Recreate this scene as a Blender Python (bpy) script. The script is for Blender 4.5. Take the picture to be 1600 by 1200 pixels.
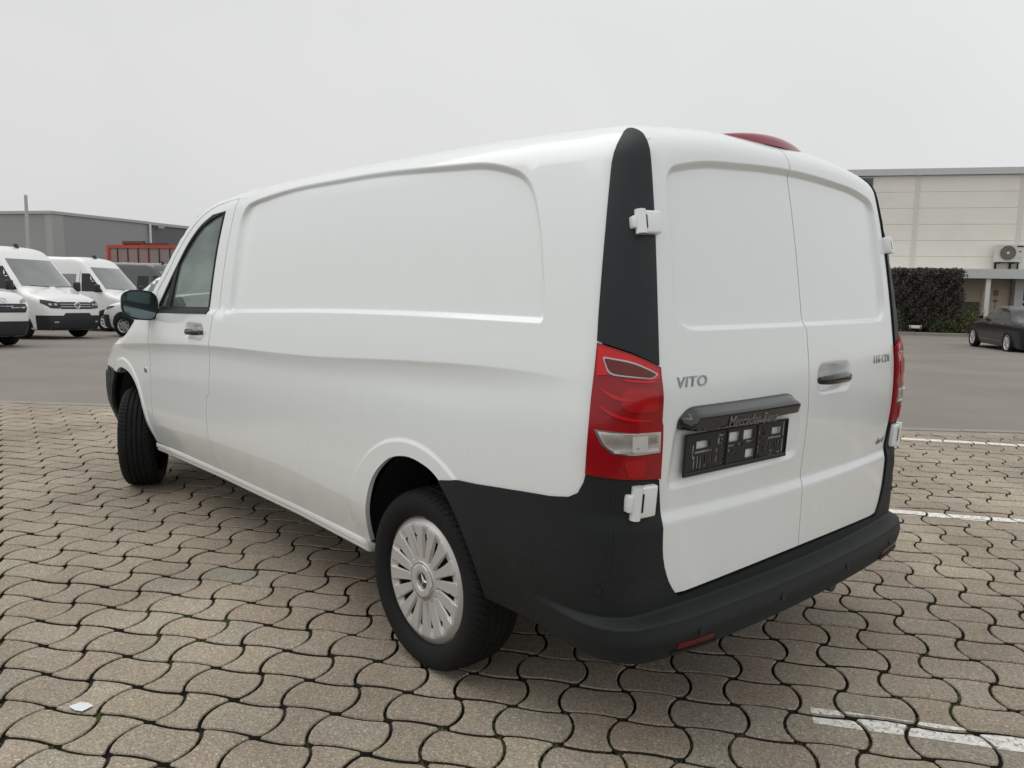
import bpy, bmesh, math, random
import numpy as np
from mathutils import Vector, Matrix, geometry
from mathutils.kdtree import KDTree
random.seed(7); rng=np.random.default_rng(7)
S=bpy.context.scene; COL=S.collection
for o in list(bpy.data.objects): bpy.data.objects.remove(o)
PI=math.pi
# ---------------------------------------------------------------- camera, sky, sun, exposure
PXF,PITCH,ROLL,YAW=1246.8,7.3227,.8921,-41.8437
CAM=np.array([-1.2757,2.5695,1.4364])
cd=bpy.data.cameras.new('camera'); co=bpy.data.objects.new('camera',cd); COL.objects.link(co)
_y,_p,_r=np.radians([YAW,PITCH,ROLL])
FW=np.array([np.cos(_y)*np.cos(_p),np.sin(_y)*np.cos(_p),-np.sin(_p)])
_R=np.array([np.sin(_y),-np.cos(_y),0.]);_U=np.cross(_R,FW)
RT=np.cos(_r)*_R+np.sin(_r)*_U;UP=-np.sin(_r)*_R+np.cos(_r)*_U
m=Matrix.Identity(4)
for i in range(3): m[i][0],m[i][1],m[i][2],m[i][3]=RT[i],UP[i],-FW[i],CAM[i]
co.matrix_world=m
cd.sensor_fit='HORIZONTAL'; cd.sensor_width=36; cd.lens=PXF/1600*36; cd.clip_start=.05; cd.clip_end=3000
S.camera=co
def project(P):
    d=np.atleast_2d(P)-CAM; z=d@FW
    return np.stack([800+PXF*(d@RT)/z,600-PXF*(d@UP)/z,z],1)
SUN_EL,SUN_AZ=math.radians(63),math.radians(35)      # azimuth measured from +x towards +y
w=bpy.data.worlds.new('World'); S.world=w; w.use_nodes=True
nt=w.node_tree; N=nt.nodes; L=nt.links; N.clear()
out=N.new('ShaderNodeOutputWorld'); bg=N.new('ShaderNodeBackground'); L.new(bg.outputs[0],out.inputs[0])
sky=N.new('ShaderNodeTexSky'); sky.sky_type='NISHITA'; sky.sun_disc=False
sky.sun_elevation=SUN_EL; sky.sun_rotation=PI/2-SUN_AZ; sky.dust_density=6; sky.air_density=1
hsv=N.new('ShaderNodeHueSaturation'); hsv.inputs['Saturation'].default_value=.12; L.new(sky.outputs[0],hsv.inputs['Color'])
tc=N.new('ShaderNodeTexCoord'); sx=N.new('ShaderNodeSeparateXYZ'); L.new(tc.outputs['Generated'],sx.inputs[0])
# overcast layer: even grey, a little brighter overhead and towards the van's rear, very soft cloud mottling
no=N.new('ShaderNodeTexNoise'); no.inputs['Scale'].default_value=1.6; no.inputs['Detail'].default_value=3; L.new(tc.outputs['Generated'],no.inputs['Vector'])
rp=N.new('ShaderNodeValToRGB'); L.new(no.outputs['Fac'],rp.inputs[0])
rp.color_ramp.elements[0].position=.3; rp.color_ramp.elements[0].color=(6.55,6.63,6.70,1)
rp.color_ramp.elements[1].position=.7; rp.color_ramp.elements[1].color=(7.75,7.78,7.78,1)
az=N.new('ShaderNodeVectorMath'); az.operation='DOT_PRODUCT'; L.new(tc.outputs['Generated'],az.inputs[0]); az.inputs[1].default_value=(-.80,-.25,.55)
mr=N.new('ShaderNodeMapRange'); L.new(az.outputs['Value'],mr.inputs[0]); mr.inputs[1].default_value=-1; mr.inputs[2].default_value=1; mr.inputs[3].default_value=.80; mr.inputs[4].default_value=1.17
ml=N.new('ShaderNodeVectorMath'); ml.operation='SCALE'; L.new(rp.outputs[0],ml.inputs[0]); L.new(mr.outputs[0],ml.inputs['Scale'])
mx=N.new('ShaderNodeMix'); mx.data_type='RGBA'; mx.inputs['Factor'].default_value=.94; L.new(hsv.outputs[0],mx.inputs['A']); L.new(ml.outputs[0],mx.inputs['B'])
L.new(mx.outputs['Result'],bg.inputs[0]); bg.inputs[1].default_value=.110
sd=bpy.data.lights.new('sun','SUN'); so=bpy.data.objects.new('sun',sd); COL.objects.link(so)
sd.energy=1.2; sd.angle=math.radians(65); sd.color=(1,.98,.95)
so.rotation_euler=Vector((math.cos(SUN_EL)*math.cos(SUN_AZ),math.cos(SUN_EL)*math.sin(SUN_AZ),math.sin(SUN_EL))).to_track_quat('Z','Y').to_euler()
S.view_settings.view_transform='Standard'; S.view_settings.look='None'; S.view_settings.gamma=1; S.view_settings.exposure=0
S.view_settings.use_curve_mapping=False
S.render.engine='CYCLES'; S.cycles.max_bounces=8; S.cycles.transparent_max_bounces=12

# ---------------------------------------------------------------- materials
MAT={}
def pm(name,col,rough=.5,metal=0,coat=0,coat_r=.03,var=0,vscale=8,bump=0,bscale=60,spec=.5,col2=None,detail=4,emit=None,dirt=None,world=False):
    """procedural principled material: noise-varied colour, optional second noise of dirt, fine bump"""
    if name in MAT: return MAT[name]
    M=bpy.data.materials.new(name); M.use_nodes=True; nt=M.node_tree; N=nt.nodes; L=nt.links
    b=N['Principled BSDF']; b.inputs['Roughness'].default_value=rough; b.inputs['Metallic'].default_value=metal
    b.inputs['Coat Weight'].default_value=coat; b.inputs['Coat Roughness'].default_value=coat_r; b.inputs['Specular IOR Level'].default_value=spec
    tc=N.new('ShaderNodeTexCoord'); co=tc.outputs['Object']
    if world: co=N.new('ShaderNodeNewGeometry').outputs['Position']
    n=N.new('ShaderNodeTexNoise'); n.inputs['Scale'].default_value=vscale; n.inputs['Detail'].default_value=detail; L.new(co,n.inputs['Vector'])
    c2=col2 or tuple(max(0,c*(1-var)) for c in col); c1=col if col2 else tuple(c*(1+var*.5) for c in col)
    mx=N.new('ShaderNodeMix'); mx.data_type='RGBA'; L.new(n.outputs['Fac'],mx.inputs['Factor'])
    mx.inputs['A'].default_value=(*c1,1); mx.inputs['B'].default_value=(*c2,1)
    cur=mx.outputs['Result']
    if dirt:
        dc,ds,lo,hi,amt=dirt
        n2=N.new('ShaderNodeTexNoise'); n2.inputs['Scale'].default_value=ds; n2.inputs['Detail'].default_value=6; L.new(co,n2.inputs['Vector'])
        r=N.new('ShaderNodeMapRange'); L.new(n2.outputs['Fac'],r.inputs[0]); r.inputs[1].default_value=lo; r.inputs[2].default_value=hi; r.inputs[3].default_value=0; r.inputs[4].default_value=amt
        m2=N.new('ShaderNodeMix'); m2.data_type='RGBA'; L.new(r.outputs[0],m2.inputs['Factor']); L.new(cur,m2.inputs['A']); m2.inputs['B'].default_value=(*dc,1); cur=m2.outputs['Result']
    L.new(cur,b.inputs['Base Color'])
    if bump:
        n3=N.new('ShaderNodeTexNoise'); n3.inputs['Scale'].default_value=bscale; n3.inputs['Detail'].default_value=5; L.new(co,n3.inputs['Vector'])
        bp=N.new('ShaderNodeBump'); bp.inputs['Strength'].default_value=bump; bp.inputs['Distance'].default_value=.01; L.new(n3.outputs['Fac'],bp.inputs['Height']); L.new(bp.outputs[0],b.inputs['Normal'])
    if emit:
        b.inputs['Emission Color'].default_value=(*emit,1); b.inputs['Emission Strength'].default_value=1
    MAT[name]=M; return M
def glass(name,tint,refl_rough=.02,alpha=.75):
    if name in MAT: return MAT[name]
    M=bpy.data.materials.new(name); M.use_nodes=True; nt=M.node_tree; N=nt.nodes; L=nt.links; N.clear()
    o=N.new('ShaderNodeOutputMaterial'); t=N.new('ShaderNodeBsdfTransparent'); t.inputs[0].default_value=(*tint,1)
    g=N.new('ShaderNodeBsdfGlossy'); g.inputs['Roughness'].default_value=refl_rough
    f=N.new('ShaderNodeFresnel'); f.inputs[0].default_value=1.5
    n=N.new('ShaderNodeTexNoise'); n.inputs['Scale'].default_value=1.7; d=N.new('ShaderNodeBsdfDiffuse'); d.inputs[0].default_value=(.42,.55,.49,1)
    mr=N.new('ShaderNodeMapRange'); L.new(n.outputs['Fac'],mr.inputs[0]); mr.inputs[1].default_value=.3; mr.inputs[2].default_value=.8; mr.inputs[3].default_value=.12; mr.inputs[4].default_value=.62
    m1=N.new('ShaderNodeMixShader'); L.new(mr.outputs[0],m1.inputs[0]); L.new(t.outputs[0],m1.inputs[1]); L.new(d.outputs[0],m1.inputs[2])
    m2=N.new('ShaderNodeMixShader'); L.new(f.outputs[0],m2.inputs[0]); L.new(m1.outputs[0],m2.inputs[1]); L.new(g.outputs[0],m2.inputs[2])
    L.new(m2.outputs[0],o.inputs[0]); MAT[name]=M; return M
WHITE=pm('white_car_paint',(.81,.846,.84),.36,coat=1,coat_r=.11,var=.012,vscale=2,dirt=((.66,.66,.63),5,.62,.85,.10))
def streaks(M,amt):
    nt=M.node_tree;N=nt.nodes;L=nt.links;b=N['Principled BSDF'];src=b.inputs['Base Color'].links[0].from_socket
    tc=N.new('ShaderNodeTexCoord');mp=N.new('ShaderNodeMapping');mp.inputs['Scale'].default_value=(7,7,.55);L.new(tc.outputs['Object'],mp.inputs['Vector'])
    n=N.new('ShaderNodeTexNoise');n.inputs['Scale'].default_value=4;n.inputs['Detail'].default_value=5;L.new(mp.outputs[0],n.inputs['Vector'])
    sp=N.new('ShaderNodeSeparateXYZ');L.new(tc.outputs['Object'],sp.inputs[0]);lo=N.new('ShaderNodeMapRange');L.new(sp.outputs['Z'],lo.inputs[0]);lo.inputs[1].default_value=1.1;lo.inputs[2].default_value=.4;lo.inputs[3].default_value=.25;lo.inputs[4].default_value=1
    r=N.new('ShaderNodeMapRange');L.new(n.outputs['Fac'],r.inputs[0]);r.inputs[1].default_value=.48;r.inputs[2].default_value=.8;r.inputs[3].default_value=0;r.inputs[4].default_value=amt
    m=N.new('ShaderNodeMath');m.operation='MULTIPLY';L.new(r.outputs[0],m.inputs[0]);L.new(lo.outputs[0],m.inputs[1])
    x=N.new('ShaderNodeMix');x.data_type='RGBA';L.new(m.outputs[0],x.inputs['Factor']);L.new(src,x.inputs['A']);x.inputs['B'].default_value=(.50,.48,.43,1);L.new(x.outputs['Result'],b.inputs['Base Color'])
streaks(WHITE,.12)
BLACKP=pm('black_textured_plastic',(.011,.0145,.015),.6,spec=.32,var=.2,vscale=6,bump=.25,bscale=420,dirt=((.045,.048,.047),3,.55,.9,.4))
TRIMP=pm('smooth_black_trim',(.013,.016,.018),.45,spec=.35,var=.15,vscale=5,bump=.06,bscale=300)
GLOSSB=pm('gloss_black_plastic',(.012,.013,.014),.18,coat=.5,var=.1)
SEAMB=pm('black_rubber',(.012,.012,.013),.7,var=.2)
TYRE=pm('tyre_rubber',(.010,.0105,.011),.8,spec=.25,var=.25,vscale=14,bump=.12,bscale=160,dirt=((.035,.033,.03),7,.55,.85,.35))
SILVER=pm('silver_wheel_lacquer',(.53,.525,.505),.36,metal=.35,var=.05,vscale=10,dirt=((.35,.32,.28),9,.6,.85,.25))
CHROME=pm('bright_chrome',(.75,.76,.77),.12,metal=1,var=.04)
SATIN=pm('satin_badge_metal',(.40,.41,.41),.28,metal=1,var=.08)
STEEL=pm('dark_steel_wheel',(.05,.05,.052),.5,metal=.4,var=.2)
REDB=pm('red_lamp_lens',(.62,.004,.006),.22,spec=.3,coat=.35,coat_r=.02,var=.12,vscale=16)
REDD=pm('deep_red_lamp_lens',(.30,.002,.006),.22,spec=.3,coat=.35,coat_r=.02,var=.25,vscale=11)
REDH=pm('red_lamp_reflector',(.80,.016,.016),.14,coat=1,coat_r=.02,var=.1,vscale=20)
REDM=pm('mid_red_lamp_lens',(.42,.003,.006),.22,spec=.3,coat=.35,coat_r=.02,var=.2,vscale=14)
SMOKE=pm('smoked_indicator_lens',(.14,.012,.010),.2,spec=.3,coat=.3,var=.2,vscale=20)
CLEARL=pm('clear_lamp_lens',(.46,.44,.41),.12,coat=1,var=.35,vscale=26)
CLEARW=pm('white_lamp_bulb_zone',(.60,.58,.57),.15,coat=1,var=.1,vscale=30)
BRAKE=pm('dull_red_brake_lens',(.28,.012,.035),.3,spec=.3,coat=.6,var=.1)
DARKIN=pm('dark_interior',(.018,.019,.02),.8,var=.2)
CABIN=pm('grey_cabin_plastic',(.10,.105,.105),.7,var=.2)
SEAT=pm('dark_seat_fabric',(.03,.033,.035),.9,var=.3,bump=.2,bscale=200)
GLS=glass('green_tinted_glass',(.66,.78,.73))
MIRG=pm('mirror_glass',(.16,.21,.22),.06,metal=.9,var=.05)

# ---------------------------------------------------------------- object helpers
def tag(o,label=None,cat=None,group=None,kind=None):
    if label: o['label']=label
    if cat: o['category']=cat
    if group: o['group']=group
    if kind: o['kind']=kind
    return o
def thing(name,label,cat,loc=(0,0,0),rot=0,group=None):
    o=bpy.data.objects.new(name,None); COL.objects.link(o); o.location=loc; o.rotation_euler=(0,0,rot); o.empty_display_size=.2
    return tag(o,label,cat,group)
def link(name,me,mat=None,parent=None,label=None):
    o=bpy.data.objects.new(name,me); COL.objects.link(o)
    if mat is not None and not me.materials: me.materials.append(mat)
    if parent is not None: o.parent=parent
    if label: o['label']=label
    return o
def mesh_nm(name,V,Fc,LN=None,smooth=True):
    me=bpy.data.meshes.new(name); me.from_pydata([tuple(v) for v in V],[],[tuple(int(i) for i in f) for f in Fc]); 
    if smooth: me.polygons.foreach_set('use_smooth',[True]*len(me.polygons))
    if LN is not None: me.normals_split_custom_set([tuple(n) for n in LN])
    me.update(); return me
def add_box(bm,lo,hi,M=None,bev=0,seg=2):
    r=bmesh.ops.create_cube(bm,size=1); vs=r['verts']
    for v in vs:
        v.co=Vector([(lo[i]+hi[i])/2+v.co[i]*(hi[i]-lo[i]) for i in range(3)])
    if bev>0:
        es=list({e for v in vs for e in v.link_edges})
        rr=bmesh.ops.bevel(bm,geom=es,offset=bev,segments=seg,affect='EDGES',profile=.5); vs=list({v for f in rr['faces'] for v in f.verts}|{v for v in vs if v.is_valid})
    if M is not None: bmesh.ops.transform(bm,matrix=M,verts=vs)
    return vs
def add_cyl(bm,p0,p1,r0,r1=None,n=16,cap=True):
    r1=r0 if r1 is None else r1; a=Vector(p0);b=Vector(p1);d=(b-a)
    M=Matrix.Translation((a+b)/2)@d.to_track_quat('Z','Y').to_matrix().to_4x4()
    return bmesh.ops.create_cone(bm,segments=n,radius1=r0,radius2=r1,depth=d.length,matrix=M,cap_ends=cap)['verts']
def bobj(name,bm,mat,parent=None,label=None,smooth=35):
    bmesh.ops.recalc_face_normals(bm,faces=bm.faces)
    me=bpy.data.meshes.new(name); bm.to_mesh(me); bm.free()
    if smooth:
        me.polygons.foreach_set('use_smooth',[True]*len(me.polygons)); me.set_sharp_from_angle(angle=math.radians(smooth))
    return link(name,me,mat,parent,label)
def boxo(name,lo,hi,mat,parent=None,bev=0,M=None,label=None):
    bm=bmesh.new(); add_box(bm,lo,hi,M,bev); return bobj(name,bm,mat,parent,label)
def lathe(prof,n,axis='y',disp=None):
    """prof: list of (radius, axial); returns V,F of a closed-in-angle surface"""
    P=np.array(prof);a=np.arange(n)/n*2*PI;V=[]
    for k,(r,x) in enumerate(P):
        rr=np.full(n,r)
        if disp is not None: rr=rr-disp(k,r,x,a)
        V.append(np.stack([rr*np.cos(a),np.full(n,x),rr*np.sin(a)],1))
    V=np.concatenate(V);Fc=[]
    for k in range(len(P)-1):
        i=np.arange(n);j=(i+1)%n
        Fc.append(np.stack([k*n+i,k*n+j,(k+1)*n+j,(k+1)*n+i],1))
    return V,np.concatenate(Fc)
def text(name,body,size,mat,M,parent,extrude=.002,shear=0,sx=1,bev=0,spacing=1):
    c=bpy.data.curves.new(name,'FONT'); c.body=body; c.size=size; c.extrude=extrude; c.shear=shear; c.bevel_depth=bev; c.space_character=spacing; c.resolution_u=3
    c.align_x='CENTER'; c.align_y='CENTER'
    o=bpy.data.objects.new(name,c); COL.objects.link(o)
    me=bpy.data.meshes.new_from_object(o.evaluated_get(bpy.context.evaluated_depsgraph_get())) if False else None
    dg=bpy.context.evaluated_depsgraph_get(); dg.update(); me=bpy.data.meshes.new_from_object(o.evaluated_get(dg))
    bpy.data.objects.remove(o); bpy.data.curves.remove(c)
    me.transform(M@Matrix.Diagonal((sx,1,1,1))); me.name=name; me.materials.clear()
    return link(name,me,mat,parent)
def spline(xs,ys):
    xs=np.array(xs,float);ys=np.array(ys,float)
    h=np.diff(xs);d=np.diff(ys)/h
    m=np.zeros(len(xs));m[1:-1]=(d[:-1]*h[1:]+d[1:]*h[:-1])/(h[:-1]+h[1:]);m[0]=d[0];m[-1]=d[-1]
    def f(x):
        x=np.asarray(x,float);i=np.clip(np.searchsorted(xs,x)-1,0,len(h)-1)
        t=np.clip((x-xs[i])/h[i],-.5,1.5)
        return (1+2*t)*(1-t)**2*ys[i]+t*(1-t)**2*h[i]*m[i]+t*t*(3-2*t)*ys[i+1]+t*t*(t-1)*h[i]*m[i+1]
    return f
def sst(a,b,x):
    t=np.clip((x-a)/(b-a),0,1);return t*t*(3-2*t)
def sdf(poly,x,y):
    """signed distance to a closed polygon, negative inside"""
    x=np.asarray(x,float);y=np.asarray(y,float);sh=np.broadcast(x,y).shape
    X=np.broadcast_to(x,sh).ravel();Y=np.broadcast_to(y,sh).ravel()
    d=np.full(X.shape,1e9);ins=np.zeros(X.shape,bool);n=len(poly)
    for i in range(n):
        ax,ay=poly[i];bx,by=poly[(i+1)%n];ex,ey=bx-ax,by-ay
        t=np.clip(((X-ax)*ex+(Y-ay)*ey)/(ex*ex+ey*ey+1e-12),0,1)
        d=np.minimum(d,(X-ax-t*ex)**2+(Y-ay-t*ey)**2)
        c=(ay>Y)!=(by>Y)
        with np.errstate(all='ignore'): ins^=c&(X<(Y-ay)/((by-ay) or 1e-12)*ex+ax)
    return (np.where(ins,-1,1)*np.sqrt(d)).reshape(sh)
def rpoly(pts,seg=6):
    """polygon with rounded corners; pts = (x, y, radius)"""
    out=[];n=len(pts)
    for i in range(n):
        p=np.array(pts[i][:2],float);r=pts[i][2]
        a=np.array(pts[i-1][:2],float)-p;b=np.array(pts[(i+1)%n][:2],float)-p
        la,lb=np.linalg.norm(a),np.linalg.norm(b)
        if r<=0: out.append(tuple(p));continue
        a/=la;b/=lb;q=min(r,la*.49,lb*.49)
        s,e=p+a*q,p+b*q
        for k in range(seg+1):
            t=k/seg;out.append(tuple((1-t)**2*s+2*t*(1-t)*p+t*t*e))
    return out
W=spline([.2,.34,.40,.46,.52,.58,.66,.76,.86,.94,1.00,1.06,1.12,1.20,1.30,1.40,1.50,1.60,1.70,1.80,1.88,2.0],
         [.862,.899,.917,.934,.948,.957,.962,.964,.967,.967,.965,.960,.953,.943,.927,.911,.893,.873,.849,.822,.798,.755])
XR=spline([.2,.45,.54,.70,.80,.9,1.016,1.1,1.28,1.4,1.6,1.75,1.85,1.95,2.05],[.08,.08,.079,.077,.074,.066,.061,.063,.083,.100,.133,.162,.185,.212,.25])
HX=spline([-.2,.1,.5,1.5,2.5,3.1,3.4,3.6,3.75,3.9,4.1,4.3,4.5,4.7,4.9,5.1,5.3,5.5],
          [1.90,1.932,1.952,1.965,1.958,1.938,1.905,1.85,1.77,1.665,1.52,1.375,1.235,1.135,1.085,1.02,.92,.75])
ZB=spline([0,.45,1.1,1.8,2.84,3.3,4.0],[1.322,1.318,1.312,1.295,1.252,1.238,1.195])   # belt ledge
ZA=spline([0,.3,.7,1.06,1.75,3.0,3.9,4.6],[1.15,1.165,1.165,1.15,1.11,1.07,1.02,.97])  # upper crease
REC=rpoly([(2.818,1.805,.12),(2.27,1.862,.2),(1.52,1.868,.2),(.82,1.836,.10),(.600,1.776,.13),(.505,1.62,.2),(.445,1.42,.1),(.434,1.312,.02),(1.1,1.308,.3),(1.8,1.292,.3),(2.765,1.253,.01)])
DREC=rpoly([(-.70,1.30,.10),(-.675,1.775,.06),(-.5,1.812,.1),(0,1.838,.4),(.5,1.812,.1),(.675,1.775,.06),(.70,1.30,.10)])
PREC=rpoly([(.735,.83,.05),(.715,1.05,.06),(.04,1.05,.06),(.045,.85,.05)])
HREC=rpoly([(3.03,1.085,.05),(3.03,1.185,.06),(3.30,1.185,.07),(3.30,1.085,.06)])
RHREC=rpoly([(-.05,1.06,.05),(-.05,1.172,.06),(-.315,1.172,.07),(-.315,1.06,.05)])
def half(x,z):
    x,z=np.broadcast_arrays(np.asarray(x,float),np.asarray(z,float))
    w=W(z)-.06*sst(4.2,5.35,x)**1.4-.010*(1-sst(.0,1.2,x))
    zc=np.interp(x,[.6,1.45,2.1,3.07,3.88],[.545,.55,.578,.56,.51]);w=w-.11*np.maximum(zc-z,0)*sst(.8,1.5,x)
    # upper crease: scooped just beneath, fading to the rear
    t=(ZA(x)-z)/.085
    w=w-np.where(t>0,.0135*t*np.exp(1-np.maximum(t,0)),0)*sst(.15,1.0,x)
    # belt ledge of door and stamped upper panel
    zb=ZB(x);w=w-.018*sst(zb-.012,zb+.022,z)*sst(2.58,2.80,x)
    m=(x<2.95)&(z>1.2)
    if m.any():
        s=sdf(REC,x[m],z[m]);ww=w[m]
        wd=np.interp(z[m],[1.34,1.5],[.018,.029])
        w=w.copy();w[m]=ww-.020*sst(0,-wd,s)
    m=(x>2.9)&(x<3.4)&(z>1.0)&(z<1.25)
    if m.any():
        w=w.copy();s=sdf(HREC,x[m],z[m]);w[m]=w[m]-.028*sst(.004,-.05,s)
    # wheel-arch lips
    for cx,r in ((1.07,.405),(4.47,.425)):
        d=np.hypot(x-cx,z-.40)-r
        w=w+.006*sst(.066,.046,d)*sst(.36,.5,z)
    return w
def Xrear(y,z):
    y,z=np.broadcast_arrays(np.asarray(y,float),np.asarray(z,float))
    x=XR(z)+.036*(np.abs(y)/.72)**2.2
    x=x-.013*sst(.785,.735,z)
    m=(z>1.2)&(np.abs(y)<.8)
    if m.any():
        s=sdf(DREC,y[m],z[m]);x=x.copy();wd=np.interp(z[m],[1.34,1.5],[.016,.027]);x[m]+=.017*sst(0,-wd,s)
    m=(z>.7)&(z<1.2)&(y>-.05)
    if m.any():
        s=sdf(PREC,y[m],z[m]);x=x.copy();x[m]+=.012*sst(.0,-.035,s)
    m=(z>1.0)&(z<1.25)&(y<0)
    if m.any():
        s=sdf(RHREC,y[m],z[m]);x=x.copy();x[m]+=.032*sst(.003,-.05,s)
    return x
def Htop(x,y):
    a=np.abs(y)
    return HX(np.asarray(x)+.22*sst(3.2,3.9,x)*y**2)-.055*(a/.8)**2.6
def Xfront(y,z): return 5.34-.10*(np.abs(y)/.8)**2.5-.05*np.abs((z-.6)/.4)**2
def F(x,y,z):
    x,y,z=np.broadcast_arrays(np.atleast_1d(np.asarray(x,float)),np.asarray(y,float),np.asarray(z,float))
    ds=half(x,z)-np.abs(y); dr=x-Xrear(y,z); dt=Htop(x,y)-z; df=Xfront(y,z)-x
    u=lambda d,r:np.maximum(1-d/r,0)
    q=2.3
    return 1-(u(ds,.12)**q+u(dr,.17)**q+u(dt,.10)**q+u(df,.25)**q)**(1/q)
# ---------------------------------------------------------------- surface panels cut from a body
def bisect(fn,a,b,it=34):
    a=np.array(a,float);b=np.array(b,float)
    for _ in range(it):
        m=(a+b)/2;ins=fn(m)>0;a=np.where(ins,m,a);b=np.where(ins,b,m)
    return (a+b)/2
def maps(F,PC=(1.3,0,1.4),y1=1.3,xr=(.9,-.4),xf=(4.2,6.2),zt=(.6,2.6)):
    d={}
    def side(u,v):
        y=bisect(lambda y:F(u,y,v),np.full(u.shape,.03),np.full(u.shape,y1));return np.stack([u,y,v],1)
    def rear(u,v):
        x=bisect(lambda x:F(x,u,v),np.full(u.shape,xr[0]),np.full(u.shape,xr[1]));return np.stack([x,u,v],1)
    def front(u,v):
        x=bisect(lambda x:F(x,u,v),np.full(u.shape,xf[0]),np.full(u.shape,xf[1]));return np.stack([x,u,v],1)
    def top(u,v):
        z=bisect(lambda z:F(u,v,z),np.full(u.shape,zt[0]),np.full(u.shape,zt[1]));return np.stack([u,v,z],1)
    def polar(u,v):
        e=np.maximum(v-PC[2],0)*.8;z0=np.minimum(v,PC[2])
        dx,dy,dz=-np.cos(u)*np.cos(e),np.sin(u)*np.cos(e),np.sin(e)
        r=bisect(lambda r:F(PC[0]+r*dx,PC[1]+r*dy,z0+r*dz),np.full(u.shape,.2),np.full(u.shape,2.6))
        return np.stack([PC[0]+r*dx,PC[1]+r*dy,z0+r*dz],1)
    return dict(side=side,rear=rear,front=front,top=top,polar=polar)
def grad(F,P,e=1e-3):
    g=np.stack([F(P[:,0]+e,P[:,1],P[:,2])-F(P[:,0]-e,P[:,1],P[:,2]),F(P[:,0],P[:,1]+e,P[:,2])-F(P[:,0],P[:,1]-e,P[:,2]),F(P[:,0],P[:,1],P[:,2]+e)-F(P[:,0],P[:,1],P[:,2]-e)],1)
    return -g/(np.linalg.norm(g,axis=1,keepdims=True)+1e-12)
def resample(poly,d):
    out=[];n=len(poly)
    for i in range(n):
        a=np.array(poly[i],float);b=np.array(poly[(i+1)%n],float);k=max(1,int(round(np.linalg.norm(b-a)/d)))
        for j in range(k): out.append(tuple(a+(b-a)*j/k))
    return out
def smooth_line(pts,d=.02):
    """open polyline through pts, smoothed (Catmull-Rom)"""
    P=[np.array(p,float) for p in pts];P=[2*P[0]-P[1]]+P+[2*P[-1]-P[-2]];out=[]
    for i in range(1,len(P)-2):
        k=max(1,int(round(np.linalg.norm(P[i+1]-P[i])/d)))
        for j in range(k):
            t=j/k;a,b,c,e=P[i-1:i+3]
            out.append(tuple(.5*((2*b)+(c-a)*t+(2*a-5*b+4*c-e)*t*t+(3*b-a-3*c+e)*t**3)))
    out.append(tuple(P[-2]));return out
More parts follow.
